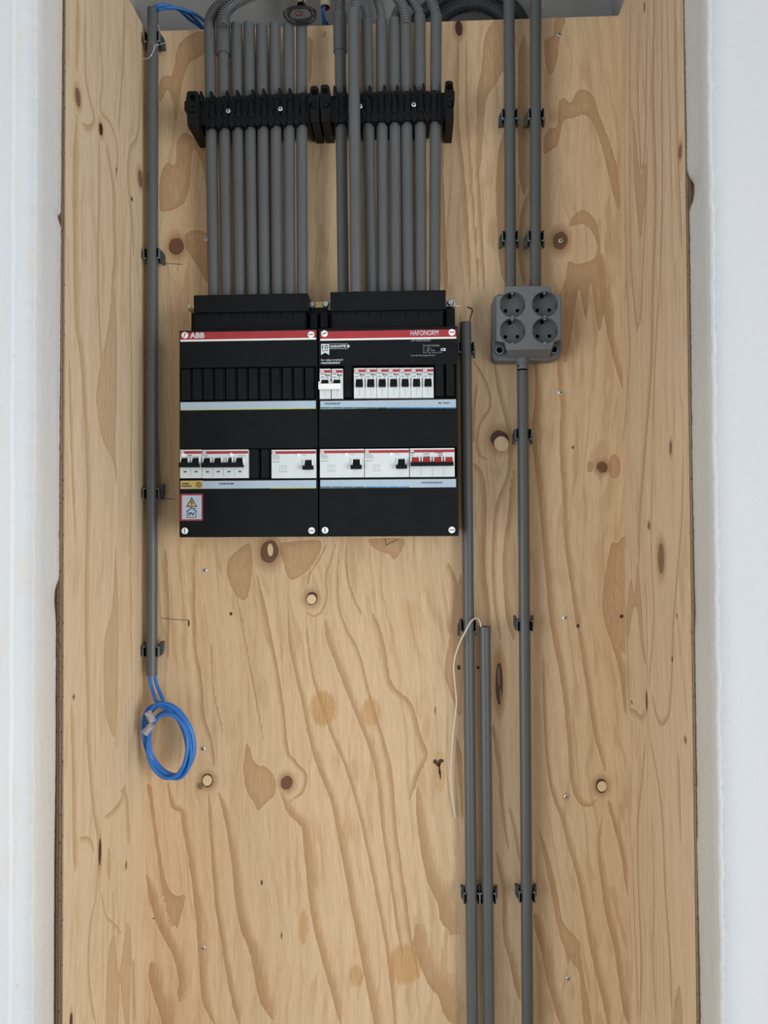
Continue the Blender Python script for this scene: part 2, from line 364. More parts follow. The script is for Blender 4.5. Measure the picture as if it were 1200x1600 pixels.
def b2(p): v = at(p[0], p[1], 0); return (v.x, v.z)
BS = [  # back board latewood streaks: points, half width start, end (px)
 ([(688,180),(690,300),(697,460)],4,4),([(716,60),(714,180),(722,260),(728,340),(735,455)],3,3),([(728,60),(730,180),(735,260),(741,350),(748,455)],1.5,1.5),
 ([(748,180),(746,250),(750,340),(757,455)],2.5,2.5),([(792,200),(783,260),(782,330),(786,400),(792,445)],7,6),([(818,60),(817,180),(819,300)],8,8),
 ([(828,300),(816,340),(813,400),(820,445)],4,3),([(876,455),(873,520),(876,600),(880,640),(878,690),(882,760),(885,840),(893,900),(900,950),(908,1000),(918,1060),(930,1140),(940,1180),(946,1205)],4,3),
 ([(940,400),(943,450),(950,500),(960,550),(972,595),(986,635)],6,3),([(836,560),(840,620),(835,680),(840,720),(848,800),(855,880),(862,960),(868,1000),(880,1060),(888,1130),(892,1175),(895,1220),(905,1250),(920,1258),(932,1250)],5,3),
 ([(738,560),(760,600),(766,635),(750,662),(745,690),(750,712),(765,718)],2,1.5),([(772,560),(780,610),(790,650),(797,690),(795,740),(780,780),(773,820),(771,900),(775,950),(782,1000)],3,2.5),
 ([(738,722),(753,745),(757,800),(755,880),(762,960),(765,1010)],3,4),([(803,720),(797,800),(789,870),(793,950),(803,1000)],3,4),
 ([(745,600),(741,640),(738,700)],2,2),([(303,860),(304,1000),(313,1060),(318,1120),(330,1160),(335,1200)],2.5,2.5),
 ([(402,900),(415,960),(420,985),(431,1040),(442,1110),(448,1170),(462,1192),(478,1212),(472,1238),(455,1250)],3,2),
 ([(450,950),(453,1000),(463,1050),(475,1100),(485,1150),(500,1200),(520,1250),(535,1320),(548,1390),(560,1450),(572,1510),(590,1600),(600,1640)],2,6),
 ([(478,960),(482,1010),(490,1060),(505,1105),(520,1150),(540,1195),(560,1260),(578,1340),(590,1400),(600,1450),(608,1500),(615,1560),(620,1640)],2,3),
 ([(508,970),(515,1000),(530,1040),(545,1080),(565,1130),(580,1170),(592,1220),(600,1300),(612,1380),(622,1450),(630,1500)],5,2),
 ([(510,850),(500,872),(484,898),(482,915)],1.2,1.2),([(524,850),(516,880),(509,900),(511,930),(503,955),(490,963),(478,955)],1.5,1.2),
 ([(531,850),(527,900),(530,950),(542,985),(560,1020),(575,1080),(590,1130),(605,1180),(612,1220),(618,1300),(632,1400),(640,1460),(655,1530)],1.5,3),
 ([(541,850),(543,900),(553,935),(566,962)],1.2,2),([(582,958),(592,985),(600,1020),(610,1070),(640,1100),(655,1150),(665,1180),(652,1210),(640,1250)],3.5,3),
 ([(262,1222),(270,1258),(285,1268),(288,1290),(298,1340),(305,1390),(310,1430),(315,1500),(320,1560),(335,1600)],3,5),
 ([(326,1240),(330,1300),(338,1400),(345,1450),(355,1510),(365,1560),(374,1600)],2.5,4),([(340,1235),(352,1270),(365,1340),(372,1400),(382,1450),(398,1490),(410,1550),(425,1590)],2.5,9),
 ([(440,1240),(455,1270),(475,1290),(480,1330),(487,1400),(495,1450),(508,1500),(525,1560),(532,1600)],5,5),
 ([(652,1230),(660,1300),(675,1370),(695,1410),(702,1450)],4,14),([(650,1450),(665,1500),(682,1535),(698,1550),(712,1600)],9,16),
 ([(230,1370),(250,1440),(275,1490),(285,1530),(280,1560)],6,6),([(235,1510),(250,1560),(262,1600),(268,1640)],8,9),
 ([(958,1000),(970,1040),(976,1080),(980,1120)],4,4),([(848,1010),(850,1080),(855,1180),(865,1240),(880,1280),(890,1320),(905,1370),(915,1420),(930,1500),(945,1560),(955,1620)],1.5,5),
 ([(950,1250),(962,1290),(972,1330),(982,1400)],3,3),([(942,1268),(936,1320),(942,1380),(950,1430),(965,1490),(975,1560),(986,1610)],1.5,5),
 ([(795,1260),(805,1300),(812,1350)],2,2),([(775,1330),(788,1390),(790,1460),(800,1500),(812,1560)],3,5),([(835,1430),(850,1480),(862,1540),(882,1610)],6,5),
 ([(770,1130),(780,1200),(786,1270),(795,1330)],3,2),([(640,230),(640,231)],1,1),([(258,860),(262,960),(262,1030)],3,2),([(232,1240),(233,1242)],1,1),
 ([(484,60),(484,130)],5,2),([(508,50),(505,58)],3,2),([(330,1000),(334,1080),(350,1150)],1,1),([(370,930),(385,1010),(400,1090),(412,1160)],1,1.2),
 ([(700,880),(712,920),(704,1000)],3,3),([(243,640),(246,700),(250,760)],3,2)]
BP = [  # closed latewood figures
 [(250,330),(249,290),(255,262),(262,254),(274,257),(276,225),(283,210),(292,208),(305,216),(323,220),(323,300),(318,262),(306,235),(300,240),(296,290),(285,320)],
 [(290,365),(302,360),(318,362),(326,375),(326,440),(316,430),(305,410),(292,390)],
 [(302,51),(288,60),(277,75),(273,100),(268,118),(256,118),(249,130),(249,160),(256,150),(262,140),(270,160),(275,195),(283,140),(295,100),(310,90),(320,80),(320,51)],
 [(772,31),(788,30),(789,110),(784,112),(776,130),(762,150),(757,180),(752,250),(746,260),(745,150),(752,110),(757,60)],
 [(868,29),(884,29),(874,60),(872,85),(866,110),(856,115),(850,75),(852,62),(864,55)],
 [(850,215),(860,200),(870,198),(873,160),(882,153),(892,160),(905,140),(925,147),(935,175),(950,215),(965,265),(969,330),(960,310),(950,270),(940,230),(930,200),(915,180),(895,185),(880,190),(872,225),(860,235),(850,240)],
 [(888,353),(895,338),(909,328),(920,333),(932,348),(938,380),(940,420),(942,450),(944,480),(936,520),(928,470),(922,440),(915,500),(905,450),(895,510),(886,560),(880,600),(877,520),(878,455),(885,430),(888,408),(900,412),(915,410),(930,402),(932,380),(925,362),(912,350),(900,352)],
 [(353,890),(360,870),(385,850),(394,860),(392,910),(383,938),(365,925)],[(440,848),(500,845),(490,880),(470,900),(452,905),(443,880)],
 [(575,842),(630,842),(625,865),(615,874),(608,866),(590,860)],[(380,1200),(386,1160),(395,1185),(405,1197),(412,1196),(428,1212),(430,1240),(415,1255),(403,1266),(395,1252),(385,1235)],
 [(230,1230),(240,1300),(250,1370),(262,1440),(270,1450),(273,1444),(276,1450),(280,1440),(290,1400),(275,1400),(262,1385),(252,1340),(243,1280),(236,1230)],
 [(836,1260),(850,1340),(872,1450),(884,1490),(888,1508),(891,1494),(894,1506),(905,1520),(912,1600),(925,1600),(908,1500),(905,1470),(880,1440),(868,1380),(855,1330),(842,1290)],
 [(956,846),(964,849),(976,840),(982,900),(985,1020),(960,1010),(948,985),(941,950),(945,900)],
 [(951,720),(955,712),(963,710),(969,722),(968,740),(960,748),(952,742)],[(918,722),(923,720),(927,724),(926,734),(922,739),(918,734)],
 [(700,1010),(712,940),(722,900),(722,1110),(706,1090),(695,1050)],[(722,1180),(712,1150),(716,1210),(724,1300)]]
BK = [(275.5,385,11.5,15.5,'k'),(875.5,376,11.5,15.5,'k'),(941,730,8.5,9.5,'k'),(421,862,14,20,'k'),(448,1223,9.5,11.5,'k'),
      (781,687,14.5,16,'r'),(487,935,9.8,10.3,'r'),(324,1219.5,10,10.6,'r'),(939.5,1228,9.8,10.8,'r'),
      (780,1068,5.5,37,'r'),(717,44,6,13,'r'),(361,959,2.2,3,'r'),(903,978,2.2,3.6,'r'),(971,963,2.8,3.2,'r'),
      (714,62,.0,0,'x'),(295,974,1.3,6,'r'),(680,1110,1.2,6,'g'),(409,1379,1.5,4,'r'),(440,1462,1.5,5,'g'),(313,1228,5,5,'g'),(885,1243,1,1,'x'),(857,1244,0,0,'x'),
      (895,699,2,3,'g'),(240.5,1435,1.2,1.2,'r'),(717,1043,3,4,'r'),(747,1043,3,2.5,'r'),(850,1243,0,0,'x')]
BST = [(505,1107,20,28,.75),(580,1113,15,22,.6),(632,1507,25,31,.7),(556,1525,11,17,.65),(474,1449,7,27,.65),(643,970,18,30,.22),(633,960,8,26,.15),(780,1064,14,48,.5),(686,1205,10,34,.4),(885,1245,7,6,.6)]
def nrmk(L, pt):
    out = []
    for (x, y, a, b, k) in L:
        if k == 'x': continue
        p = pt((x, y)); s = abs(pt((x+1, y))[0]-p[0]); out.append((p[0], p[1], a*s, b*.00108, k))
    return out
bk = nrmk(BK, b2)
bst = [(*b2((x, y)), a*.00108, b*.00108, k) for x, y, a, b, k in BST]
strokes = [([b2(p) for p in P], a, b) for P, a, b in BS]; polys = [[b2(p) for p in P] for P in BP]
zs = np.concatenate([[-1.25, -1.1], np.arange(-.95, ZT, .0030), [ZT]]); us = np.linspace(XL, XR, 271)
board = board_mesh('plywood_board', us, zs, lambda u, z, d: np.stack([u, np.full_like(u, d), z], -1), M_WOOD,
    lambda U, Z: fields(U, Z, strokes, polys, [k[:4] for k in bk if k[2] > .004], bst), .018, 1)
tag(board, 'broad knotty pine plywood board across the back of the niche, carrying the fuse boxes', 'board')
KM = {'k': M_KNOT, 'r': M_RESIN, 'g': M_KNOTG}
def oval(u, z, a, b, place, mat, name, parent, h=.0006, n=22, jit=.08, tri=None):
    mb = MB(); c = place(u, z, -h); ph = random.random()*6
    pts = []
    for k in range(n):
        t = 2*math.pi*k/n; r = 1+jit*math.sin(2*t+ph)+jit*.3*math.sin(5*t+ph*2)
        pts.append((u+a*r*math.cos(t), z+b*r*math.sin(t)))
    vs = [place(p[0], p[1], .001) for p in pts]+[place(u+(p[0]-u)*.93, z+(p[1]-z)*.93, -h) for p in pts]+[c]
    fs = [(k, (k+1) % n, n+(k+1) % n, n+k) for k in range(n)]+[(n+k, n+(k+1) % n, 2*n) for k in range(n)]
    mb.add(vs, fs, mat); return mb.build(name, parent, origin=c)
pb = lambda u, z, d: Vector((u, d, z))
for (u, z, a, b, k) in bk: oval(u, z, a, b, pb, KM[k], 'knot', board, h=.0004)
# resin heart knot
for dx, dy, a, b in ((-4, -3, 3.6, 3.4), (5, -4, 4.8, 3), (1, 1, 4, 4), (2.5, 9, 1.6, 9), (4, 17, 1.2, 8)):
    p = b2((684+dx, 1193+dy)); oval(p[0], p[1], a*.00108, b*.00108, pb, M_RESIN, 'resin_pocket', board, h=.0005)
p = b2((780, 1066)); oval(p[0]-.0008, p[1]+.010, .0024, .019, pb, M_KNOTG, 'split_sliver', board, h=.0009)
p = b2((782, 1086)); oval(p[0], p[1], .0020, .014, pb, M_KNOTG, 'split_sliver', board, h=.0009)
for x, y, a, b in ((783.5, 693.5, 12, 12.6), (486.6, 936.4, 7.8, 8.2), (324, 1219.5, 8.2, 8.8), (940.5, 1228.5, 7.8, 8.3), (422.5, 859, 4.8, 10.5)):
    p = b2((x, y)); tag(oval(p[0], p[1], a*.00108, b*.00108, pb, M_PLUG, 'knot_plug', board, h=.0009, jit=.035), 'pale wood-filler plug in a knot')
for x, y in ((748, 745), ):
    p = b2((777, 739)); oval(p[0], p[1], .006, .0095, pb, M_PLUG if 0 else plain('pale_patch', (.53, .39, .24), .6), 'small_knot', board, h=.0002, jit=.03)
# pencil marks and scratches
for A_, B_, C_ in (((252,411),(268,412),(285,413)),((253,966),(275,968),(296,969)),((602,842),(603,848),(603,853)),((251,779),(262,779),(273,780)),((604,852),(612,847),(622,843))):
    mb = MB(); mb.tube([at(*q, -.0001) for q in (A_, B_, C_)], .0005, M_INK, 5); mb.build('pencil_mark', board)
def screw(x, y, parent, Y=0., r=.0038, mat=M_STEEL, place=None):
    mb = MB(); c = at(x, y, Y); mb.ring(c, (0, -1, 0), [(r*1.0, 0), (r, .0006), (r*.75, .0012), (r*.40, .0012), (r*.3, .0004)], 14, mat)
    for a in (0, 90):
        T = Matrix.Translation(c) @ Matrix.Rotation(math.radians(a+20), 4, 'Y')
        mb.box(-r*.45, r*.45, -.0013, -.0005, -r*.12, r*.12, M_INK, T)
    return mb.build('screw', parent)
for x, y in ((322,373),(876,376),(876,613),(320,891),(317,1170),(883,965),(885,1245),(317,1481),(888,1529),(874,54),(560,447)): screw(x, y, board)

# side panels: u = -Y (distance from back board towards the room)
def mk_side(name, X, sgn, ST, PO, KN, label, mat):
    s2 = lambda p: (lambda v: (-v.y, v.z))(atx(p[0], p[1], X))
    kn = []
    for (x, y, a, b, k) in KN:
        p = s2((x, y)); q = s2((x+a, y)); kn.append((p[0], p[1], abs(q[0]-p[0]), b*.95e-3, k))
    us = np.linspace(0, DF, 100); zs = np.concatenate([[-1.25, -1.1], np.arange(-.95, ZT, .0034), [ZT]])
    pl = lambda u, z, d: np.stack([np.full_like(u, X+sgn*d), -u, z], -1)
    def Ff(U, Z):
        sw = []
        for P, a, b in ST:
            k = 3.4; sw.append(([s2(p) for p in P], a*k, b*k))
        # bands are foreshortened in the picture, so widen them across the board
        return fields(U, Z, sw, [[s2(p) for p in P] for P in PO], [k[:4] for k in kn if k[2] > .003], [], scale=.85)
    o = board_mesh(name, us, zs, pl, mat, Ff, .018, -sgn*1)
    tag(o, label, 'board')
    for (u, z, a, b, k) in kn: oval(u, z, a, b, lambda u, z, d: Vector((X+sgn*d, -u, z)), KM[k], 'knot', o, h=.0004)
    return o
LS = [([(133,0),(133,100),(137,140),(147,185),(138,200),(128,192)],1,1.3),([(122,0),(120,110)],2,1),([(120,180),(118,230),(117,300),(118,400),(120,500),(128,560),(133,640),(138,760),(135,900),(135,1000),(138,1100),(138,1160),(145,1250),(152,1300),(154,1335)],2.4,1.4),
 ([(155,50),(160,120),(157,170),(170,190),(182,220),(183,260),(180,280)],.8,1),([(195,0),(192,100),(188,160),(185,210)],1.6,.8),([(222,60),(220,130),(215,210),(203,235),(200,280),(205,330),(209,400)],.8,2),
 ([(155,210),(155,300),(153,400),(155,500),(158,560),(162,620)],1,1.3),([(165,220),(172,260),(178,300),(178,350),(180,400),(174,460)],1.5,2),([(205,360),(203,450),(205,560),(205,700),(204,900),(206,1100)],1,.8),
 ([(112,1100),(115,1200),(116,1290),(118,1360)],1.5,2),([(164,1276),(175,1270),(190,1250),(193,1236),(198,1250),(200,1290),(203,1320)],1.2,2),([(125,1310),(140,1312),(147,1330)],1,1),
 ([(154,1340),(150,1400),(142,1440),(138,1500),(142,1560),(150,1600)],1,1),([(176,1390),(178,1460)],.5,1),([(158,1390),(165,1430),(180,1445),(190,1460)],.6,.6),([(208,1500),(210,1600)],2,2),([(108,560),(112,700),(118,850)],1,1)]
LP = [[(150,620),(155,580),(160,560),(170,500),(178,440),(182,500),(183,600),(180,700),(184,760),(176,720),(166,700),(158,680),(152,640)],
 [(182,870),(185,960),(184,1100),(180,1150),(172,1140),(163,1100),(163,1000),(175,950),(180,860)],
 [(165,1620),(168,1500),(178,1460),(182,1490),(186,1520),(195,1460),(200,1440),(206,1480),(203,1560),(200,1620),(190,1560),(187,1530),(183,1620)],[(166,1350),(170,1323),(174,1350),(170,1377)]]
LK = [(121.5,152,4.4,13,'g'),(157.5,202,3,10,'r'),(219,279,3.6,15,'g'),(181.5,266,1,5,'g'),(206,311,1.3,3.4,'r'),(156,1331,2,22,'r'),(115,1089,1.6,3,'g'),(197,1352,1.2,6,'g'),(111,1595,2,12,'r')]
RS = [([(975,30),(976,300),(977,500)],.4,.5),([(985,0),(984,180),(983,380),(985,450)],.8,.8),([(1022,0),(1020,150),(1024,300),(1020,450),(1018,560),(1008,700),(1000,800),(998,890)],2.2,2),
 ([(1033,0),(1035,200),(1033,400),(1026,520),(1022,600),(1020,700)],1,1),([(1055,0),(1058,200),(1066,400)],1.6,1),([(985,230),(986,400),(992,480),(996,510),(1002,480),(1005,400),(1010,300),(1010,200)],1.4,1),
 ([(998,0),(997,150),(1000,230),(1002,262),(1006,250),(1009,200),(1010,100),(1011,0)],1,1),([(977,350),(980,450),(984,560),(978,640),(973,700)],1.3,1.3),
 ([(1022,700),(1018,800),(1018,880),(1022,950),(1020,1000),(1016,1040),(1014,1080)],.8,1),([(1067,700),(1066,800),(1058,900),(1052,980),(1050,1050),(1046,1110),(1040,1125),(1032,1130),(1025,1115),(1018,1080)],1,1.4),
 ([(978,940),(980,1000),(982,1060),(984,1105),(992,1112),(1003,1122),(1008,1110)],1,1.6),([(1009,1150),(1003,1220),(996,1290),(998,1400),(1002,1500),(1000,1600)],1.2,1.6),([(1015,1150),(1030,1230),(1036,1300),(1040,1400),(1047,1500),(1050,1600)],1,1.6),
 ([(1060,1180),(1062,1260),(1064,1320)],1.5,.6),([(1018,1260),(1022,1400),(1020,1480),(1025,1600)],.6,1.2),([(988,1320),(990,1400),(994,1500),(998,1600)],.8,.8),([(1009,900),(1011,1000),(1011,1080)],.7,.5),([(1042,0),(1046,160),(1050,330)],.7,.7),([(1012,1110),(1012,1300)],.4,.3)]
RP = [[(980,950),(983,915),(987,905),(991,930),(996,880),(1001,920),(1006,1000),(1010,1040),(1003,1020),(995,950),(988,960),(982,1000)],
 [(990,180),(996,240),(1002,275),(1007,250),(1010,290),(1005,340),(1001,372),(995,330),(990,260)],[(1050,1600),(1055,1560),(1062,1540),(1066,1600)]]
RK = [(1063,237,2.6,11,'g'),(1033,872,5.2,22,'g'),(1014,821,1.8,6,'g'),(1048,700,1.8,10,'g'),(1010.5,1095,1.1,15,'r'),(987,1097,1.4,2.4,'g'),(1050.5,1030,.9,4,'r'),(1071,1156,1.5,5,'g'),(1007,11,1,8,'g'),(1058,962,.9,4,'g')]
left_panel = mk_side('plywood_board', XL, -1, LS, LP, LK, 'pale plywood side panel lining the left side of the niche, layered edge facing out', M_WOODL)
right_panel = mk_side('plywood_board', XR, 1, RS, RP, RK, 'straight-grained plywood side panel lining the right side of the niche', M_WOODR)

# ------------------------------------------------------------------ masonry: setting
def wall_profile(name, rows, mats, side):
    """rows: list of z, per row list of (x,y)"""
    mb = MB(); n = len(rows[0][1]); vs = []
    for z, P in rows: vs += [(x, y, z) for x, y in P]
    for i in range(len(rows)-1):
        for k in range(n-1):
            a = i*n+k; f = (a, a+1, a+n+1, a+n) if side < 0 else (a, a+n, a+n+1, a+1)
            mb.add([], [], mats[k]); mb.f.append(f); mb.m.append(mb.mi(mats[k]))
    mb.v = vs
    o = mb.build(name, None, origin=(0, 0, 0), ang=70); return tag(o, kind='structure')
def lerp_tab(T, v):
    T = sorted(T)
    if v <= T[0][0]: return T[0][1]
    for (a, x), (b, y) in zip(T, T[1:]):
        if v <= b: return x+(y-x)*(v-a)/(b-a)
    return T[-1][1]
def zp(py, px): return atx(px, py, XR if px > 600 else XL).z
def walls():
    zsr = np.concatenate([[-1.25], np.arange(-.80, .82, .004), [1.12]])
    chipR = [(zp(p, 1078), o) for p, o in ((0,-.0),(150,.001),(255,.001),(268,.003),(290,.014),(300,.013),(322,.003),(500,.0032),(700,.0025),(900,.0035),(960,.0045),(985,.003),(1100,.003),(1300,.003),(1310,.002),(1500,.0035),(1700,.0035))]
    chipL = [(zp(p, 92), o) for p, o in ((0,.003),(200,.004),(325,.004),(332,.009),(345,.004),(700,.005),(905,.005),(925,.012),(940,.013),(975,.009),(1000,.009),(1200,.009),(1350,.011),(1600,.011))]
    for side, nm, tab, X, mats in ((1, 'wall_right', chipR, XR, (M_PLG, M_PLJ, M_PLJ, M_PLJ, M_PLJ, M_PLJ, M_LIP, M_PLR, M_PLR, M_PLR, M_PLR)),
                                   (-1, 'wall_left', chipL, XL, (M_PLG, M_PLJL, M_PLJL, M_PLJL, M_PLJL, M_PLJL, M_PLJL, M_PLW, M_LIP, M_PLW, M_PLW))):
        rows = []; a = b = 0.
        for z in zsr:
            o = lerp_tab(tab, z); a = .93*a+.12*random.uniform(-1, 1); b = .75*b+.25*random.uniform(-1, 1); c = random.uniform(-1, 1)
            j = .0012*a+.0004*c
            step = .0022 if side < 0 else 0
            P = [(X+side*.0188, .11), (X+side*.0188, -DF-.0006), (X+side*(.001+o)+side*abs(j), -DF-.0008), (X+side*(.0012+o*.6)+side*abs(j)*.6, -DF-.008),
                 (X+side*.0035, -DF-.02), (X+side*.003+.0006*a, -DF-.05), (X+side*.0033+.0022*b, -DF-.0665), (X+side*(.0050 if side < 0 else .0068)+.0030*b+.0005*c, -DF-.0700),
                 (X+side*.027+.002*a, -DF-.0712-.0008*b-step), (X+side*.0345+.002*a, -DF-.0690), (X+side*.075, -DF-.0690), (X+side*.8, -DF-.0690)]
            rows.append((z, P))
        wall_profile(nm, rows, mats, side)
walls()
def slab(name, x0, x1, y0, y1, z0, z1, m):
    mb = MB(); mb.box(x0, x1, y0, y1, z0, z1, m); return tag(mb.build(name), kind='structure')
slab('wall_back', XL-.3, XR+.3, .11, .16, -1.25, 1.12, M_PLG)
slab('ceiling', XL-.3, XR+.3, -DF-.075, .16, 1.12, 1.17, M_PLG)
slab('floor', -1.0, 1.7, -1.6, .16, -1.30, -1.25, M_PLG)

# ------------------------------------------------------------------ distribution boxes
YC = -.095
def din_box(x0p, x1p, label, side):
    """cabinet between these pixel columns on the cover plane"""
    Xa, Xb = X_(x0p, 680, YC), X_(x1p, 680, YC); zb, zt = 0.0, .3287
    t = thing('distribution_box', ((Xa+Xb)/2, 0, zb), label, 'fuse box', 'fuse boxes on the board')
    mb = MB(); mb.box(Xa+.004, Xb-.004, -.046, -.0016, .004, .372, M_BLK)
    for k in range(6):
        x = Xa+.02+(Xb-Xa-.04)*k/5; mb.box(x-.001, x+.001, -.048, -.045, .33, .368, M_BLK2)
    mb.build('base_tray', t, bevel=.0015)
    r1t, r1b = Z_(390, 573.5, YC), Z_(390, 625.5, YC); r2t, r2b = Z_(390, 701, YC), Z_(390, 748.5, YC)
    a, b = Xa+.0012, Xb-.0025
    mb = MB(); y0, y1 = YC, -.044
    for za, zc in ((r1t, zt), (r2t, r1b), (zb, r2b)): mb.box(Xa, Xb, y0, y1, za, zc, M_BLK)
    for za, zc in ((r1b, r1t), (r2b, r2t)):
        mb.box(Xa, a, y0, y1, za, zc, M_BLK); mb.box(b, Xb, y0, y1, za, zc, M_BLK)
        mb.box(a, b, -.083, y1, za, zc, M_HOLE)
    if side < 0:
        dots = [(452,649),(470,649),(434,777),(453,777),(434,794),(453,794),(434,812),(434,830),(452,667),(470,667)]
    else:
        dots = [(651,793),(671,793),(633,812),(651,812),(616,829),(633,829),(651,829),(670,829),(524,639+17),(507,793),(524,793),(580,660),(600,680)]
    for x, y in dots: mb.pbox(x-1, x+1, y-2, y+2, YC-.0003, .001, M_BLK2)
    tag(mb.build('front_cover', t, bevel=.0008), 'matt black cover')
    return t, Xa, Xb, a, b, (r1t, r1b, r2t, r2b)
def blank(t, xc, za, zc, wdt=.0160, tx=0.):
    mb = MB(); h = wdt/2; T = Matrix.Translation((xc, 0, (za+zc)/2)); H = (zc-za)/2
    mb.box(-h, h*.72, -.0945, -.084, -H, H, M_BLK, T); mb.box(h*.72, h, -.0925, -.084, -H, H, M_BLK, T)
    return mb.build('blank_plate', t, bevel=.0009)
LB = din_box(280.3, 496.2, 'left fuse box with an empty upper row of black blanks and a red-bordered hazard sticker', -1)
RB = din_box(498.4, 715.6, 'right fuse box with a printed guarantee mark and white breakers in both rows', 1)
def strip(t, x0, x1, y0, y1, parts, name='label_strip'):
    mb = MB(); mb.pbox(x0, x1, y0, y1, YC-.0006, .001, M_BLUL)
    for (a, b, c, d, m) in parts: mb.pbox(a, b, c, d, YC-.0009, .0006, m)
    return mb.build(name, t)
def cap(t, x, y, ang, r=.0053):
    mb = MB(); c = at(x, y, YC); mb.ring(c, (0, -1, 0), [(r, -.001), (r, .0012), (r*.85, .0018)], 20, M_WHITE2)
    T = Matrix.Translation(c) @ Matrix.Rotation(math.radians(ang), 4, 'Y')
    mb.box(-r*.68, r*.68, -.0020, -.0010, -r*.13, r*.13, M_INK, T)
    mb.ring(c, (0, -1, 0), [(r*1.25, -.0002), (r*1.25, .0003)], 20, M_HOLE)
    mb.build('screw_cap', t)
for (t, *_), x0, x1, A in ((LB, 282, 494, 1), (RB, 500.5, 713, 2)):
    dy = 0 if A == 1 else -1.5
    mb = MB(); zt_ = Z_((x0+x1)/2, 517.8+dy, YC); zl = Z_((x0+x1)/2, 529.6+dy, YC); zw = Z_((x0+x1)/2, 532.3+dy, YC)
    xa, xb = X_(x0, 524, YC), X_(x1, 524, YC)
    mb.box(xa, xb, YC-.0005, YC+.0005, zl, zt_, M_RED); tag(mb.build('colour_band', t), 'red band along the top')
    mb = MB(); mb.box(xa, xb, YC-.0006, YC+.0005, zw, zl, M_WHITE2); tag(mb.build('colour_line', t), 'thin white line')
for x, y, a in ((289, 524, -70), (486, 523, 0)): cap(LB[0], x, y, a)
for x, y, a in ((289, 829.5, 90), (487, 829, 0)): cap(LB[0], x, y, a)
for x, y, a in ((507, 521.5, -18), (706, 519.5, 0), (508, 828.5, 90), (706, 828, 0)): cap(RB[0], x, y, a)
TL, TR_ = LB[0], RB[0]; YT = YC-.0008
text('ABB', 296.5, 319.5, 519.6, 528.4, YT, M_LINEN, TL, bold=.035)
text('HAFONORM', 641.5, 685, 516, 524, YT, M_LINEN, TR_, bold=0.)
# printed guarantee ribbon
mb = MB()
def P2(x, y, Y): v = at(x, y, Y); return (v.x, v.z)
mb.prism([P2(*p, YT) for p in ((501.6,537.4),(514.4,537.4),(514.4,554.5),(508,550.8),(501.6,554.5))][::-1], YT, YC, M_LINEN)
for a, b in (((514.4,537.4),(543,537.4)),((514.4,544.8),(543,544.8)),((543,537.4),(546.8,541)),((546.8,541),(543,544.8))):
    p, q = at(*a, YT), at(*b, YT); mb.tube([p, q], .0003, M_LINEN, 4)
mb.ring(at(543.8, 541, YT+.0003), (0, -1, 0), [(.0018, 0), (.0018, .0003)], 10, M_LINEN)
tag(mb.build('guarantee_ribbon', TR_), 'printed white guarantee ribbon')
text('10', 503, 512.6, 538.8, 545.4, YT-.0002, M_INK, TR_, bold=.012); text('JAAR', 503, 512.8, 546.6, 549.4, YT-.0002, M_INK, TR_, bold=.02)
text('GARANTIE', 515.8, 540.5, 539, 543, YT, M_LINEN, TR_, bold=.03)
text('Een veilige meterkast?', 501.7, 536, 560.8, 564.4, YT, M_LINEN, TR_, bold=.005)
text('meterkastcheck.nl', 501.7, 531, 564.8, 568.4, YT, M_LINEN, TR_, bold=.02)
text('1SPF 008902SS024B', 642, 672.5, 530.2, 533.4, YT, M_INKG, TR_)
for s, a, b, y in (('EN 61439-3 VDE 0603-3', 661, 687, 538.6), ('In     63 A', 661, 673.5, 542.6), ('Ui     400 V  50 Hz', 661, 679.5, 546.2), ('IP 40  Toep. voering  IP 3X', 661, 690.5, 549.8)):
    text(s, a, b, y, y+2.8, YT, M_INKG, TR_)
text('www.abb.nl/montage-instructie', 642, 680, 553.8, 557.2, YT, M_INKG, TR_)
text('CE', 688.5, 696.5, 544, 548.3, YT, M_LINEN, TR_, bold=.05)
# label strips
strip(TL, 282, 493.5, 627.3, 640, [(282, 493.5, 638.6, 640, M_YELG)])
strip(TR_, 500.5, 712.5, 625.3, 638, [(500.5+k*17.7, 500.5+k*17.7+16.6, 636.4, 638.2, M_GRN if k < 6 else M_BLU) for k in range(12)])
strip(TL, 282, 494, 751, 763.2, [(423, 493.6, 761.8, 763.2, M_YELG), (282, 317, 751, 763.4, M_YEL)])
strip(TR_, 500.5, 712.5, 749.2, 762, [(500.5+k*17.5, 500.5+k*17.5+16.4, 760.3, 762.2, M_GRN if k < 4 else M_BLU) for k in range(8)])
text('FORNUISGROEP', 507, 531.5, 629.4, 632, YT, M_INK, TR_, bold=.02); text('BEL TRAFO', 685, 703, 628.4, 631, YT, M_INK, TR_, bold=.02)
text('ZONNE', 284, 295, 754.2, 757, YT-.0006, M_INK, TL, bold=.02); text('PANELEN', 284, 299, 758, 760.8, YT-.0006, M_INK, TL, bold=.02)
text('WARMTEPOMP', 341.5, 365.5, 754.4, 757.2, YT, M_INK, TL, bold=.02); text('HOOFDSCHAKELAAR', 658.5, 691, 752.8, 755.4, YT, M_INK, TR_, bold=.02)
mb = MB(); c = at(310.5, 757.4, YC-.0012)
mb.ring(c, (0, -1, 0), [(.0036, 0), (.0036, .0003), (.0028, .0003), (.0028, 0)], 18, M_INK, closed=False)
for k in range(8):
    T = Matrix.Translation(c) @ Matrix.Rotation(math.radians(22+k*45), 4, 'Y'); mb.box(.0040, .0056, -.0003, 0, -.0003, .0003, M_INK, T)
mb.box(c.x-.0005, c.x+.0005, c.y-.0003, c.y, c.z-.0018, c.z+.0022, M_INK); mb.build('sun_symbol', TL)
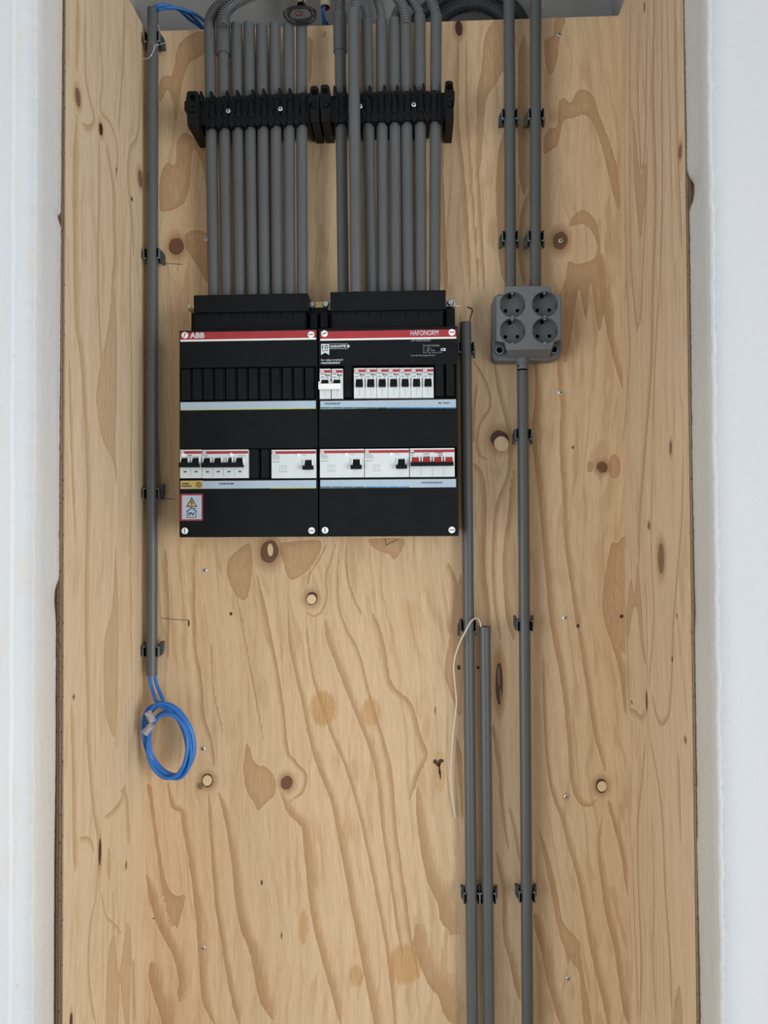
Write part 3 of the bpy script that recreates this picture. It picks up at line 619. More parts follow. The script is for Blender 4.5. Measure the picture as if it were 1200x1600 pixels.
# hazard sticker
mb = MB(); mb.pbox(281.8, 317, 771.6, 813.6, YC-.0004, .0006, plain('sticker_red', (.30, .045, .07), .5)); st = mb.build('hazard_sticker', TL)
tag(st, 'red bordered solar warning sticker with a yellow triangle and a house outline')
mb = MB(); mb.pbox(284.6, 314.6, 774.2, 811.2, YC-.0006, .0004, plain('sticker_pink', (.70, .55, .60), .5)); mb.build('sticker_rim', TL)
mb = MB(); mb.pbox(285.4, 313.8, 775, 810.4, YC-.0008, .0004, M_BLUL); mb.build('sticker_field', TL)
mb = MB(); Y2 = YC-.0011
mb.prism([P2(*p, Y2) for p in ((299.6,776.8),(308.2,792),(291,792))][::-1], Y2, YC, M_INK)
Y3 = Y2-.0003; mb.prism([P2(*p, Y3) for p in ((299.6,779.6),(306,790.6),(293.4,790.6))][::-1], Y3, Y2, M_YEL)
Y4 = Y3-.0002
for a, b in (((301,781.8),(298.2,785.6)),((298.2,785.6),(301.2,785.2)),((301.2,785.2),(299,789.4))): mb.tube([at(*a, Y4), at(*b, Y4)], .0005, M_INK, 5)
hs = [(292.8,808.6),(292.8,799),(299.6,793.6),(306.2,799),(306.2,808.6),(292.8,808.6)]
mb.tube([at(*p, Y2) for p in hs], .0005, M_NAVY, 5); mb.tube([at(*p, Y2) for p in ((291.8,799.6),(299.6,793),(307,799.4))], .0007, M_NAVY, 5)
mb.tube([at(*p, Y2) for p in ((303.4,795.6),(304.9,793.6),(306.2,795.2))], .0005, M_NAVY, 5)
mb.build('sticker_symbols', TL); text('PV', 295, 304.3, 800.6, 805.8, Y2, M_NAVY, TL, bold=.03)
# blanks
pitch = (LB[4]-LB[3])/12
for k in range(12): blank(TL, LB[3]+pitch*(k+.5), LB[5][1]+.0015, LB[5][0]-.0015, pitch-.0022)
for px in (397, 415.2): blank(TL, X_(px, 725, YC), LB[5][3]+.001, LB[5][2]-.001, .0155)
for px in (544.6, 687, 704.5): blank(TR_, X_(px, 598, YC), LB[5][1]+.0025, LB[5][0]+.0005, .0145)
# conduit entry hoods
def hood(t, a, b, yt, ym, yb):
    mb = MB(); Y = -.078
    mb.pbox(a, b, yt, ym, Y-.006, .040, M_BLK); mb.build('entry_hood', t, bevel=.001)
    mb = MB(); mb.pbox(a+2.5, b-4, ym-1, yb, Y, .034, M_BLK)
    n = 9
    for k in range(1, n):
        x = a+2+(b-a-6)*k/n; mb.pbox(x-.5, x+.5, ym, ym+11-(k % 3)*2, Y-.0006, .001, M_HOLE)
    mb.build('entry_shroud', t, bevel=.0008)
    for x in (a+7.5, b-8):
        mb = MB(); mb.pbox(x-2, x+2, ym+14, ym+24, Y-.0015, .003, M_BLK2); mb.build('latch', t, bevel=.0005)
hood(TL, 302.5, 481, 459.5, 487, 517); hood(TR_, 516, 696.5, 454.5, 484.5, 515)
mb = MB(); mb.pbox(484, 495.5, 489, 513, -.058, .0565, M_BLK2); mb.build('side_shoulder', TL, bevel=.001)
mb = MB(); mb.pbox(500.5, 513, 488, 513, -.058, .0565, M_BLK2); mb.build('side_shoulder', TR_, bevel=.001)
mb = MB(); mb.pbox(697, 711, 482, 514, -.060, .0585, M_BLK); mb.build('side_shoulder', TR_, bevel=.001)
# ------------------------------------------------------------------ modules
YM = -.1005
def body(mb, w_, h_, m=M_WHITE, raise_=.0):
    mb.box(-w_/2, w_/2, 0, .016, -h_/2, h_/2, m)
def module(px0, px1, py0, py1, name, label, group, kind, dark=M_BLK):
    zc = (Z_((px0+px1)/2, py0, YM)+Z_((px0+px1)/2, py1, YM))/2; h = Z_((px0+px1)/2, py0, YM)-Z_((px0+px1)/2, py1, YM)
    xa, xb = X_(px0, (py0+py1)/2, YM), X_(px1, (py0+py1)/2, YM); W = xb-xa-.0003; u = .001015
    t = thing(name, ((xa+xb)/2, YM, zc), label, 'circuit breaker', group)
    def add(mb, nm, bevel=0., lab=None):
        me = mb.mesh(nm); o = bpy.data.objects.new(nm, me); COL.objects.link(o); o.parent = t
        if bevel:
            b = o.modifiers.new('bevel', 'BEVEL'); b.width = bevel; b.segments = 2; b.limit_method = 'ANGLE'
        if lab: o['label'] = lab
        return o
    mb = MB(); body(mb, W, h); add(mb, 'housing', .0005)
    mb = MB(); mb.box(-W/2+.0002, W/2-.0002, -.0003, .0004, h/2-.0066, h/2-.0024, M_RED); add(mb, 'red_stripe')
    def txt(s, x0, x1, z0, z1, m, bold=0.):
        me = text_mesh(s, 1., bold).copy(); n = len(me.vertices); c = np.empty(n*3); me.vertices.foreach_get('co', c); c = c.reshape(-1, 3)
        a, b = c.min(0), c.max(0); o = np.empty_like(c)
        o[:, 0] = x0+(c[:, 0]-a[0])/(b[0]-a[0])*(x1-x0); o[:, 2] = z0+(c[:, 1]-a[1])/(b[1]-a[1])*(z1-z0); o[:, 1] = -.0004-(c[:, 2] > 0)*.0001
        me.vertices.foreach_set('co', o.ravel()); me.update(); me.materials.clear(); me.materials.append(m)
        ob = bpy.data.objects.new('lettering', me); COL.objects.link(ob); ob.parent = t
    L = -W/2
    txt('ABB', L+.0006, L+(.0072 if kind == 'mcb' else .0065), h/2-.0063, h/2-.0027, M_WHITE2, .02)
    def knob(xc, zc_, w_, h_, m=dark, bar=0, proud=.008, cheeks=True, lab=None, up=True):
        mb = MB()
        mb.box(xc-w_/2-.0002, xc+w_/2+.0002, -.0004, .0005, zc_-h_/2, zc_+h_/2+.0006, M_HOLE); add(mb, 'toggle_slot')
        mb = MB(); y0 = -proud
        mb.add([(xc-w_/2, 0, zc_-h_/2), (xc+w_/2, 0, zc_-h_/2), (xc+w_/2, 0, zc_+h_/2), (xc-w_/2, 0, zc_+h_/2),
                (xc-w_/2, y0, zc_-h_/2), (xc+w_/2, y0, zc_-h_/2), (xc+w_/2, y0*.45, zc_+h_/2), (xc-w_/2, y0*.45, zc_+h_/2)],
               [(3, 2, 1, 0), (4, 5, 6, 7), (0, 1, 5, 4), (1, 2, 6, 5), (2, 3, 7, 6), (3, 0, 4, 7)], m)
        add(mb, 'toggle', .0006, lab)
        if cheeks:
            mb = MB()
            for s in (-1, 1): mb.box(xc+s*(w_/2+.0005), xc+s*(w_/2+.0022), -.0045, 0, zc_-h_/2-.001, zc_+h_/2+.001, M_WHITE2)
            add(mb, 'toggle_cheek', .0006)
    if kind == 'mcb':
        knob(0, -.0008, .0100, .0120)
        txt('B16', .0005, W/2-.0012, h/2-.0120, h/2-.0085, M_INK, .03); txt('SN201', L+.0015, -.0006, h/2-.0092, h/2-.0078, M_INK, .02)
        txt('6000', L+.0018, -.0012, h/2-.0146, h/2-.0122, M_INKG, 0); txt('+', .0022, .0054, h/2-.0152, h/2-.0124, M_INKG, .08)
        mb = MB(); mb.box(-.00015, .00015, -.0002, .0002, -h/2+.003, -.0095, M_INKG); add(mb, 'moulding_line')
    elif kind == 'rcd':
        knob(W/2-.0118, -.0012, .0100, .0125, lab=None)
        mb = MB(); mb.box(W/2-.0205, W/2-.0030, -.0100, -.0050, -.0100, -.0035, dark); add(mb, 'toggle_grip', .0008)
        mb = MB(); mb.ring((W/2-.0275, 0, h/2-.0084), (0, -1, 0), [(.0037, 0), (.0037, .0012), (.0028, .0020)], 18, M_WHITE2)
        mb.v = [(a*1.0, b, (c-(h/2-.0084))*.62+(h/2-.0084)) for a, b, c in mb.v]; add(mb, 'test_button')
        for s, x0, x1, z in (('F202 A40', L+.0016, L+.0110, h/2-.0098), ('FH202-4P', L+.0016, L+.0128, h/2-.0124), ('IN 0,03A', L+.0016, L+.0140, h/2-.0152), ('400V 50Hz', L+.0016, L+.0130, h/2-.0196)):
            txt(s, x0, x1, z, z+.0015, M_INKG, .01)
        mb = MB()
        for k in range(4):
            x = L+.0130+k*.0034; mb.box(x, x+.0003, -.0003, .0002, -h/2+.0098, -h/2+.0190, M_INKG)
        mb.box(L+.0120, L+.0265, -.0003, .0002, -h/2+.0096, -h/2+.0100, M_INKG); mb.box(L+.0120, L+.0250, -.0003, .0002, -h/2+.0189, -h/2+.0193, M_INKG)
        add(mb, 'wiring_diagram'); txt('TEST', W/2-.021, W/2-.016, h/2-.0095, h/2-.0083, M_INKG)
    elif kind in ('two', 'four'):
        n = 2 if kind == 'two' else 4; pp = .0176; xs = [L+.0093+pp*k-.001 for k in range(n)]
        if kind == 'four': xs = [L+.0088+.0172*k for k in range(4)]
        for k, x in enumerate(xs):
            w_ = .0092 if not (kind == 'four' and k == 2) else .0046
            knob(x+(.0022 if w_ < .006 else 0), .0036, w_, .0100)
            mb = MB(); mb.box(x-.0022, x+.0022, -.0003, .0003, -h/2+.0090, -h/2+.0110, M_INK); add(mb, 'indicator_window')
            if k: mb = MB(); mb.box(x-.0088, x-.0085, -.0003, .0003, -h/2+.001, h/2-.013, M_INKG); add(mb, 'moulding_line')
        mb = MB(); mb.box(xs[0]-.0070, xs[-1]+.0068, -.0115, -.0055, -.0062, .0012, dark)
        mb.box(xs[0]-.0072, xs[0]-.0050, -.0118, -.0050, -.0062, -.0022, dark); mb.box(xs[-1]+.0050, xs[-1]+.0076, -.0118, -.005, -.0066, -.002, dark)
        add(mb, 'tie_bar', .0008, 'black bar linking the toggles')
        bx = L+.0052 if kind == 'two' else L+.0468
        mb = MB(); mb.ring((bx, 0, h/2-.0086), (0, -1, 0), [(.0034, 0), (.0034, .0012), (.0026, .0020)], 18, M_WHITE2); add(mb, 'test_button')
        txt('DS202C', L+.0128 if n == 2 else L+.002, L+.020 if n == 2 else L+.0095, h/2-.0098, h/2-.0082, M_INK if n == 2 else M_INKG, .02)
        txt('B16 30mA', L+.0128 if n == 2 else L+.004, L+.030 if n == 2 else L+.0090, h/2-.0122, h/2-.0106, M_INKG, .0)
        mb = MB(); mb.box(-W/2, W/2, -.0002, .0002, h/2-.0137, h/2-.0134, M_INKG); add(mb, 'moulding_line')
        if n == 4: txt('C16 3P+N', W/2-.016, W/2-.004, h/2-.0110, h/2-.0092, M_INKG)
    elif kind == 'main':
        pp = W/4; xs = [L+pp*(k+.5) for k in range(4)]
        for x in xs:
            knob(x-.0002, .0030, .0102, .0088, M_REDT, lab='red toggle', proud=.007)
        for x in xs[1:]:
            mb = MB(); mb.box(x-pp/2-.0003, x-pp/2+.0003, -.0004, .0003, -.0055, .0085, M_INK); mb.box(x-pp/2-.00012, x-pp/2+.00012, -.0003, .0003, -h/2+.001, -.0055, M_INKG); add(mb, 'moulding_line')
        mb = MB(); mb.box(L+.0012, W/2-.0024, -.0125, -.0060, -.0062, -.0004, M_BLK); add(mb, 'tie_bar', .0007, 'black bar linking the red toggles')
        mb = MB(); mb.box(L+.0014, W/2-.0026, -.0100, -.0058, -.0006, .0008, M_REDT); add(mb, 'red_lip', .0003)
        mb = MB(); mb.tube([(W/2-.003, -.009, -.0052), (W/2-.001, -.009, -.0052), (W/2+.0014, -.008, -.0036)], .0004, M_INK, 5); add(mb, 'seal_wire')
        txt('SD204/63', L+.0010, L+.0068, h/2-.0082, h/2-.0066, M_INK, .04); txt('63 A', L+.0010, L+.0060, h/2-.0118, h/2-.0100, M_INKG, .04); txt('400V', L+.0010, L+.0066, h/2-.0150, h/2-.0134, M_INKG, .03)
        txt('1 3 5 7', L+.0215, L+.0305, h/2-.0105, h/2-.0080, M_INK, .02); txt('2 4 6 8', L+.0215, L+.0305, h/2-.0145, h/2-.0120, M_INK, .02)
        txt('SD200', L+.0395, L+.0510, h/2-.0078, h/2-.0062, M_RED, .05)
        for q in range(3): txt('Uimp', L+.0440, L+.0510, h/2-.0100-q*.0024, h/2-.0084-q*.0024, M_INK, .03)
    return t
mcbs = []
lab = ['leftmost white breaker of the seven-breaker row, beside the black gap plate', 'second white breaker of the seven in the upper row', 'third white breaker of the seven in the upper row',
       'middle white breaker of the seven in the upper row', 'fifth white breaker of the seven, just right of the middle one', 'sixth white breaker of the seven, next to the rightmost one', 'rightmost white breaker in the upper row, beside two black blanks']
G1 = 'single breakers in the upper row'
a = module(499.2, 516.8, 576, 623, 'circuit_breaker', 'white breaker at the far left of the upper row, behind the white locking bar', G1, 'mcb')
module(517.8, 535.8, 576, 622.6, 'circuit_breaker', 'second breaker behind the white locking bar, next to the black gap plate', G1, 'mcb')
for k in range(7):
    x0 = 552.8+k*17.85; dy = -.12*k; module(x0, x0+17.7, 575+dy, 622+dy, 'circuit_breaker', lab[k], G1, 'mcb')
mb = MB(); mb.pbox(497.3, 532.6, 599, 608, YM-.012, .0045, M_WHITE2)
for x in (498.8, 515.8): mb.pbox(x-1.4, x+1.4, 596, 606, YM-.009, .0092, M_WHITE2)
mb.pbox(530.4, 532.6, 599, 607, YM-.009, .0092, M_WHITE2)
tag(mb.build('locking_bar', bevel=.0007), 'white plastic bar clipped across the two leftmost breakers of the upper row', 'bar')
G2 = 'wide residual current devices in the lower row'
module(281, 315, 702.5, 747, 'residual_current_breaker', 'two-pole white device with two black toggles at the left end of the lower row', G2, 'two')
module(315.4, 388, 702.5, 747, 'residual_current_breaker', 'wide four-pole white device with a long black tie bar above the heat pump label', G2, 'four')
module(424, 494, 702.5, 747, 'residual_current_breaker', 'wide white device with one black toggle at the right end of the left fuse box', G2, 'rcd')
module(499.6, 569, 701.5, 746, 'residual_current_breaker', 'wide white device with one black toggle at the left end of the right fuse box', G2, 'rcd')
module(569.6, 639.4, 701, 745.5, 'residual_current_breaker', 'wide white device with one black toggle beside the red main switch', G2, 'rcd')
module(640.2, 710.6, 700.2, 745, 'main_switch', 'white main switch with four red toggles on a black bar', None, 'main')

# ------------------------------------------------------------------ rigid conduits
RP_ = .0094
def conduit(p0, p1, label, r=RP_, group=None, sleeve=None, open_top=True, open_bot=True, extra=None, name='conduit'):
    """p0 top, p1 bottom: world points; hollow pipe"""
    p0, p1 = Vector(p0), Vector(p1); ax = (p0-p1).normalized(); L = (p0-p1).length
    t = thing(name, p1, label, 'pipe', group)
    mb = MB(); mb.ring(p1, ax, [(r*.84, .02), (r*.84, 0), (r, 0), (r, L*.33), (r, L*.66), (r, L), (r*.84, L), (r*.84, L-.02)], 20, M_GREYP, closed=False)
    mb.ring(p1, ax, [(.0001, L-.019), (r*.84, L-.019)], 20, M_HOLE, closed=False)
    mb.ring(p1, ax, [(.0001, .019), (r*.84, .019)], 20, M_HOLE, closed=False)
    if extra:
        for d in extra: mb.ring(p1+ax*d+Vector((0, -r*.97, 0)), (0, -1, 0), [(.0010, 0), (.0010, .0004)], 8, M_INK)
    mb.build('pipe', t)
    if sleeve:
        s0, s1, rs = sleeve; q0 = p0; mb = MB()
        mb.ring(p0+ax*s0, -ax, [(r*.9, 0), (rs, 0), (rs, s1-.0012), (rs*1.02, s1-.001), (rs*1.02, s1), (r, s1)], 20, M_GREYP, closed=False)
        mb.build('coupling_sleeve', t)
    return t
def vpipe(pt, pb_, Y, label, **k): return conduit(at(*pt, Y), at(*pb_, Y), label, **k)
YB = -.045
GL, GR = 'conduits into the left fuse box', 'conduits into the right fuse box'
tops = [(327.5,38),(348.5,38),(369.5,39),(389,38),(409,41),(429.5,40),(451,38),(471,37)]
bots = [(334,466),(354,466),(374.5,466),(394.5,466),(413.5,466),(433.5,466),(453,466),(472.5,466)]
ll = ['leftmost conduit entering the left fuse box, a ribbed hose on its top', 'second conduit from left with a wide sleeve coupling at its top', 'third conduit of the left group, open top, right of the sleeved pipe', 'fourth conduit of the left group, open at the top',
      'fifth conduit of the left group, open at the top', 'sixth conduit of the left group, third from its right end', 'seventh conduit of the left group, second from its right end', 'rightmost conduit of the left group, below the black coiled lead']
for k in range(8):
    vpipe(tops[k], bots[k], YB, ll[k], group=GL, sleeve=(.006, .058, .0118) if k == 1 else None)
tops = [(531,26),(573,32),(596,31),(616.5,31),(633.5,27),(656,26),(681.5,24)]
bots = [(536.5,462),(580.5,462),(598.5,462),(618.5,462),(638.5,462),(658,462),(679,462)]
lr = ['leftmost conduit of the right group with a wide sleeve coupling at its top', 'second bracket-held conduit of the right group, just right of the one in front', 'third bracket-held conduit of the right group', 'fourth bracket-held conduit of the right group, its hose bending right behind another',
      'fifth bracket-held conduit of the right group, its hose curving left', 'sixth bracket-held conduit of the right group, next to the rightmost', 'rightmost conduit entering the right fuse box']
for k in range(7):
    vpipe(tops[k], bots[k], YB, lr[k], group=GR, sleeve=(.004, .064, .0114) if k == 0 else None)
vpipe((552,17), (556.5,458), -.0745, 'grey conduit passing in front of the black bracket into the right fuse box', group=GR)
YW = -.0225
GW = 'conduits clipped to the plywood'
vpipe((239,15), (237,1055), YW, 'long grey conduit down the left corner with blue leads out of its bottom', group=GW)
socket_top_z = 447
vpipe((795,-60), (797.5,450), YW, 'left conduit of the pair running up from the socket box', group=GW)
vpipe((837,-60), (836.5,450), YW, 'right conduit of the pair running up from the socket box', group=GW)
vpipe((816.5,580), (824.5,1640), YW, 'long conduit running down from the socket box', group=GW)
vpipe((727.5,504), (738.5,1640), YW, 'long conduit beside the right fuse box with a bare earth wire in its top', group=GW)
vpipe((757.5,979), (764,1640), YW, 'shorter open-topped conduit with a thin white wire, right of the long one', group=GW, extra=[.30, .41, .51, .61])

# flexible ribbed conduits
def flex(pts, r, mat, label, group='ribbed flexible conduits above the pipes', pitch=.0043):
    P = bez(pts, 14); seg = [0.]
    for a, b in zip(P, P[1:]): seg.append(seg[-1]+(b-a).length)
    L = seg[-1]; n = int(L/pitch); out = []; rad = []; j = 0
    for i in range(n):
        for f, rr in ((0, 1.), (.42, 1.), (.52, .74), (.90, .74)):
            s = (i+f)*pitch
            while j < len(seg)-2 and seg[j+1] < s: j += 1
            t = (s-seg[j])/max(1e-9, seg[j+1]-seg[j]); out.append(P[j].lerp(P[j+1], t)); rad.append(r*rr)
    mb = MB(); mb.tube(out, r, mat, 16, rad=rad); o = mb.build('ribbed_conduit', ang=20)
    return tag(o, label, 'hose', group)
def fx(pp, Y, top=True):
    P = [at(a, b, Y if len(q) == 0 else q[0]) for a, b, *q in pp]
    if top: v = P[-1].copy(); v.z = 1.118; P.append(v)
    return P
rf = .0088
flex(fx([(328,45),(329,28),(339,12),(356,0),(378,-12),(420,-40)], YB), rf, M_FLEX, 'ribbed hose bending right from the leftmost conduit')
flex(fx([(349,40),(351,22),(362,8),(380,-2),(402,-12),(450,-40)], YB-.018), rf*1.08, M_FLEX, 'ribbed hose bending right from the sleeved conduit of the left group')
flex(fx([(531,40),(531,15),(531,-10),(529,-45)], YB), rf, M_FLEX, 'straight ribbed hose out of the sleeved conduit of the right group')
flex(fx([(552,25),(556,8),(557,-15),(556,-45)], -.0745), rf*.9, M_FLEX, 'ribbed hose on top of the conduit that runs in front of the bracket')
flex(fx([(574,40),(572,18),(567,4),(560,-15),(552,-50)], YB), rf*.82, M_FLEX, 'narrow ribbed hose leaning left, second bracket-held pipe of the right group')
flex(fx([(596,40),(595,20),(592,6),(587,-14),(580,-50)], YB), rf*.82, M_FLEX, 'narrow ribbed hose leaning slightly left, third bracket-held pipe')
flex(fx([(616.5,40),(618,25),(623,14),(634,4),(650,-12),(670,-45)], YB+.012), rf*.85, M_FLEX, 'ribbed hose leaning right behind its neighbour, fourth bracket-held pipe')
flex(fx([(634,38),(633,22),(629,8),(619,-8),(606,-45)], YB-.006), rf*.98, M_FLEX, 'ribbed hose curving left from the fifth bracket-held pipe')
flex(fx([(656.5,36),(654,18),(646,3),(636,-12),(625,-45)], YB), rf*.9, M_FLEX, 'ribbed hose curving left from the sixth bracket-held pipe')
flex(fx([(681.5,34),(680,18),(675,4),(667,-12),(655,-45)], YB), rf*.94, M_FLEX, 'ribbed hose on the rightmost bracket-held pipe')
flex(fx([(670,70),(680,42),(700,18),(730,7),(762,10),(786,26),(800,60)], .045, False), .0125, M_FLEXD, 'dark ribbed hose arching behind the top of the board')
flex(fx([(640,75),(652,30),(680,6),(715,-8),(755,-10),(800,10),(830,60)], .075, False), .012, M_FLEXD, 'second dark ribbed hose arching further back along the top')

# ------------------------------------------------------------------ black multi-pipe brackets
def clampbar(label, x0, x1, y0, y1, centres, ends, prongs, screws, skip=None):
    Yf = -.0615; c = at((x0+x1)/2, (y0+y1)/2, 0)
    t = thing('pipe_bracket', c, label, 'bracket', 'black pipe brackets')
    for i, (cx, cy0, cy1) in enumerate(centres):
        mb = MB(); w_ = 10.4
        mb.pbox(cx-5.5, cx+5.5, cy0, cy1-1, Yf, .006, M_BLK2); mb.pbox(cx-3.4, cx+3.4, cy0+12, cy1-14, Yf-.0016, .004, M_BLK)
        for s in (-1, 1):
            mb.pbox(cx+s*8.6-1.9, cx+s*8.6+1.9, cy0+1, cy1, Yf-.0025, .058, M_BLK2)
            mb.pbox(cx+s*6.8-1.0, cx+s*6.8+1.0, cy0+4, cy1-24, Yf-.005, .010, M_BLK); mb.pbox(cx+s*6.6-1.6, cx+s*6.6+1.6, cy1-15, cy1-4, Yf-.004, .01, M_BLK2)
        mb.pbox(cx-10, cx+10, cy0+6, cy1-6, -.012, .012, M_BLK2)
        mb.build('pipe_clamp', t, bevel=.0008)
    mb = MB(); za, zb_ = cy0+7, cy1-6
    mb.box(X_(x0, 170, Yf), X_(x1, 170, Yf), Yf+.0018, Yf+.006, Z_((x0+x1)/2, 192-(6 if x0 > 450 else 0), Yf), Z_((x0+x1)/2, 152-(6 if x0 > 450 else 0), Yf), M_BLK2)
    mb.build('front_strap', t, bevel=.0006)
    for (x, y) in prongs:
        mb = MB(); mb.pbox(x-2.4, x+1.2, y, y+16, Yf-.004, .012, M_BLK2); mb.pbox(x+.6, x+2.6, y+3, y+20, Yf-.003, .012, M_BLK); mb.build('prong', t, bevel=.0006)
    for (a, b, ya, yb, fl) in ends:
        mb = MB()
        A = [P2(*p, -.070) for p in ((a+1,ya+2),(a+4,ya),(b-4,ya),(b-1,ya+3),(b,ya+18),(b,yb),(a+2,yb),(a,yb-28),(a-1 if fl < 0 else a,ya+16))]
        Bk = [(x, z) for x, z in A]
        mb.prism(A[::-1], -.070, -.0005, M_BLK2); cx = (a+b)/2
        mb.pbox(a+4, b-4, ya+16, yb-22, -.0715, .003, M_BLK); mb.pbox(cx-1, cx+1, ya+23, ya+25, -.0722, .001, M_HOLE)
        mb.ring(at(cx+2*fl, yb-26, -.071), (0, -1, 0), [(.0052, 0), (.0052, .0008), (.004, .0008), (.004, -.001)], 14, M_HOLE)
        mb.ring(at(cx, ya+10, -.0705), (0, -1, 0), [(.0048, 0), (.0048, .0008)], 12, M_HOLE)
        mb.pbox(a+(-3 if fl < 0 else 4), a+(3 if fl < 0 else (b-a)+1.5), ya+16, ya+30, -.066, .02, M_BLK2)
        mb.build('end_block', t, bevel=.0012)
    for x, y in screws:
        screw(x, y, t, Yf-.005, .0038, M_STEEL)
cl = [(331.5+k*20.3, 150.5-k*.9, 199-k*.9) for k in range(8)]
clampbar('black plastic bracket clamping the left group of eight conduits', 308, 486, 140, 205, cl, [(291, 311, 142, 197, -1), (484, 498.5, 134, 190, -1)],
    [(314,142),(330,142),(354.5,141),(371,140),(395,139),(412,138),(437,137),(453,137)], [(356.5,173.5),(438,170)])
cr = [(534,144.5,191.5)]+[(553.7,144,191)]+[(575.5+k*20.5, 143-k*.5, 190-k*.5) for k in range(6)]
clampbar('black plastic bracket clamping the right group of conduits', 512, 697, 130, 205, cr, [(500, 515.5, 132, 189.5, 1), (694.5, 709, 126, 189, 1)],
    [(523,134),(538,134),(560,133),(578,133),(601,132),(621,132),(648,132),(662,130)], [(562.5,166),(646.5,163.5)])

# ------------------------------------------------------------------ single conduit clips
def clip_proto(c, label, flip=1, wl=1., wr=1.):
    t = thing('conduit_clip', c, label, 'clip', 'single conduit clips')
    mb = MB(); mb.box(-.0125, .0125, -.0125, 0, -.0085, .0085, M_CLIP); o = mb
    me = mb.mesh('saddle'); ob = bpy.data.objects.new('saddle', me); COL.objects.link(ob); ob.parent = t
    for s, wd in ((-1, wl), (1, wr)):
        mb = MB()
        mb.box(*sorted((s*.0098, s*.0122)), -.0295, -.001, -.0075, .0075, M_HOLE)
        mb.box(*sorted((s*.0122, s*.0134)), -.0300, -.001, -.0085, .0085, M_CLIPE)
        mb.box(*sorted((s*.0092, s*.0134)), -.0302, -.026, -.0098, -.0080, M_CLIPE) if flip > 0 else mb.box(*sorted((s*.0092, s*.0134)), -.0302, -.026, .0080, .0098, M_CLIPE)
        f = flip
        pts = [(s*.0136, .0070*f), (s*(.0140+.0030*wd), .000*f), (s*(.0132+.0042*wd), -.0165*f), (s*(.0115+.0015*wd), -.0165*f), (s*.0116, -.0085*f), (s*.0136, -.006*f)]
        if s*f > 0: pts = pts[::-1]
        mb.prism(pts, -.0215, -.0125, M_CLIP)
        me = mb.mesh('clip_arm'); ob = bpy.data.objects.new('clip_arm', me); COL.objects.link(ob); ob.parent = t
        b = ob.modifiers.new('bevel', 'BEVEL'); b.width = .0004; b.segments = 1
    return t
clips = [(239,60,'uppermost clip on the left corner conduit',1,.6,1.6),(238.5,397,'second clip down on the left corner conduit, near the brown knot',1,.2,1.6),(238,772,'third clip down on the left corner conduit',-1,.2,1.4),(237.3,1018,'lowest clip on the left corner conduit, above the blue leads',-1,.2,1.4),
 (796,180,'upper clip on the left pipe above the socket box',1,1.1,.4),(837,180,'upper clip on the right pipe above the socket box',1,1.3,.4),(796.8,370,'lower clip on the left pipe above the socket box',1,1.1,.4),(836.7,370,'lower clip on the right pipe above the socket box',1,1.3,.4),
 (728,543,'clip beside the upper right corner of the right fuse box',1,.2,.5),(817.3,678,'clip beside the large plugged knot',1,.9,.5),(819.5,978,'middle clip on the long conduit below the socket box',-1,1.,.5),(731.5,978,'clip next to the open top of the shorter conduit',1,1.,.3),
 (736.5,1402,'bottom left clip of the row of three',-1,.9,.1),(762,1402,'bottom middle clip, on the shorter conduit',-1,.1,.8),(822.8,1400,'bottom right clip, on the socket box conduit',-1,1.2,.8)]
for x, y, l, f, a, b in clips:
    p = at(x, y, YW); clip_proto(Vector((p.x, 0, p.z)), l, f, a, b)

# ------------------------------------------------------------------ socket box
def booleaned(ob, cutters):
    for c in cutters:
        m = ob.modifiers.new('b', 'BOOLEAN'); m.operation = 'DIFFERENCE'; m.object = c; m.solver = 'EXACT'
    me = bpy.data.meshes.new_from_object(ob.evaluated_get(bpy.context.evaluated_depsgraph_get()))
    ob.modifiers.clear(); ob.data = me; me.set_sharp_from_angle(angle=math.radians(35))
    for c in cutters: bpy.data.objects.remove(c)
YF = -.058
sc = at(823, 510, YF)
sb = thing('socket_box', (sc.x, 0, sc.z), 'grey surface-mounted box with four earthed sockets between the conduits', 'socket')
mb = MB(); q = [(770,470),(773,463),(779,459),(868,459),(875,462),(878,468),(878,548),(874,558),(862,562),(780,564),(772,562),(769,556)]
mb.prism([P2(*p, -.030) for p in q][::-1], -.030, 0, M_BOXG); mb.build('back_box', sb, bevel=.003, seg=3)
fr = [(789.5,447.5),(861,447),(862.5,459.5),(876,461),(876.5,530),(865,534),(862,545.5),(791,546.5),(789,535),(776,533),(776,463),(788.5,461)]
bkp = [(789,450),(861,450),(863,460),(877,462),(877.5,531),(868,537),(858,560),(796,561),(786,537),(772,535),(772,464),(788,461)]
mb = MB(); mb.prism([P2(*p, YF) for p in fr][::-1], YF, -.0295, M_BOXG, [P2(*p, -.030) for p in bkp][::-1]); cov = mb.build('lid', sb)
cx = [(801,476),(851.6,475.2),(801,517.2),(851.8,516.2)]; cut = []; RS_ = .0208
for x, y in cx:
    c = at(x, y, YF); m2 = MB(); m2.ring(c+Vector((0, -.002, 0)), (0, 1, 0), [(RS_, 0), (RS_, .019)], 40, M_BOXG); cut.append(m2.build('cut'))
booleaned(cov, cut)
bv = cov.modifiers.new('bevel', 'BEVEL'); bv.width = .0012; bv.segments = 2; bv.limit_method = 'ANGLE'; bv.angle_limit = math.radians(45)
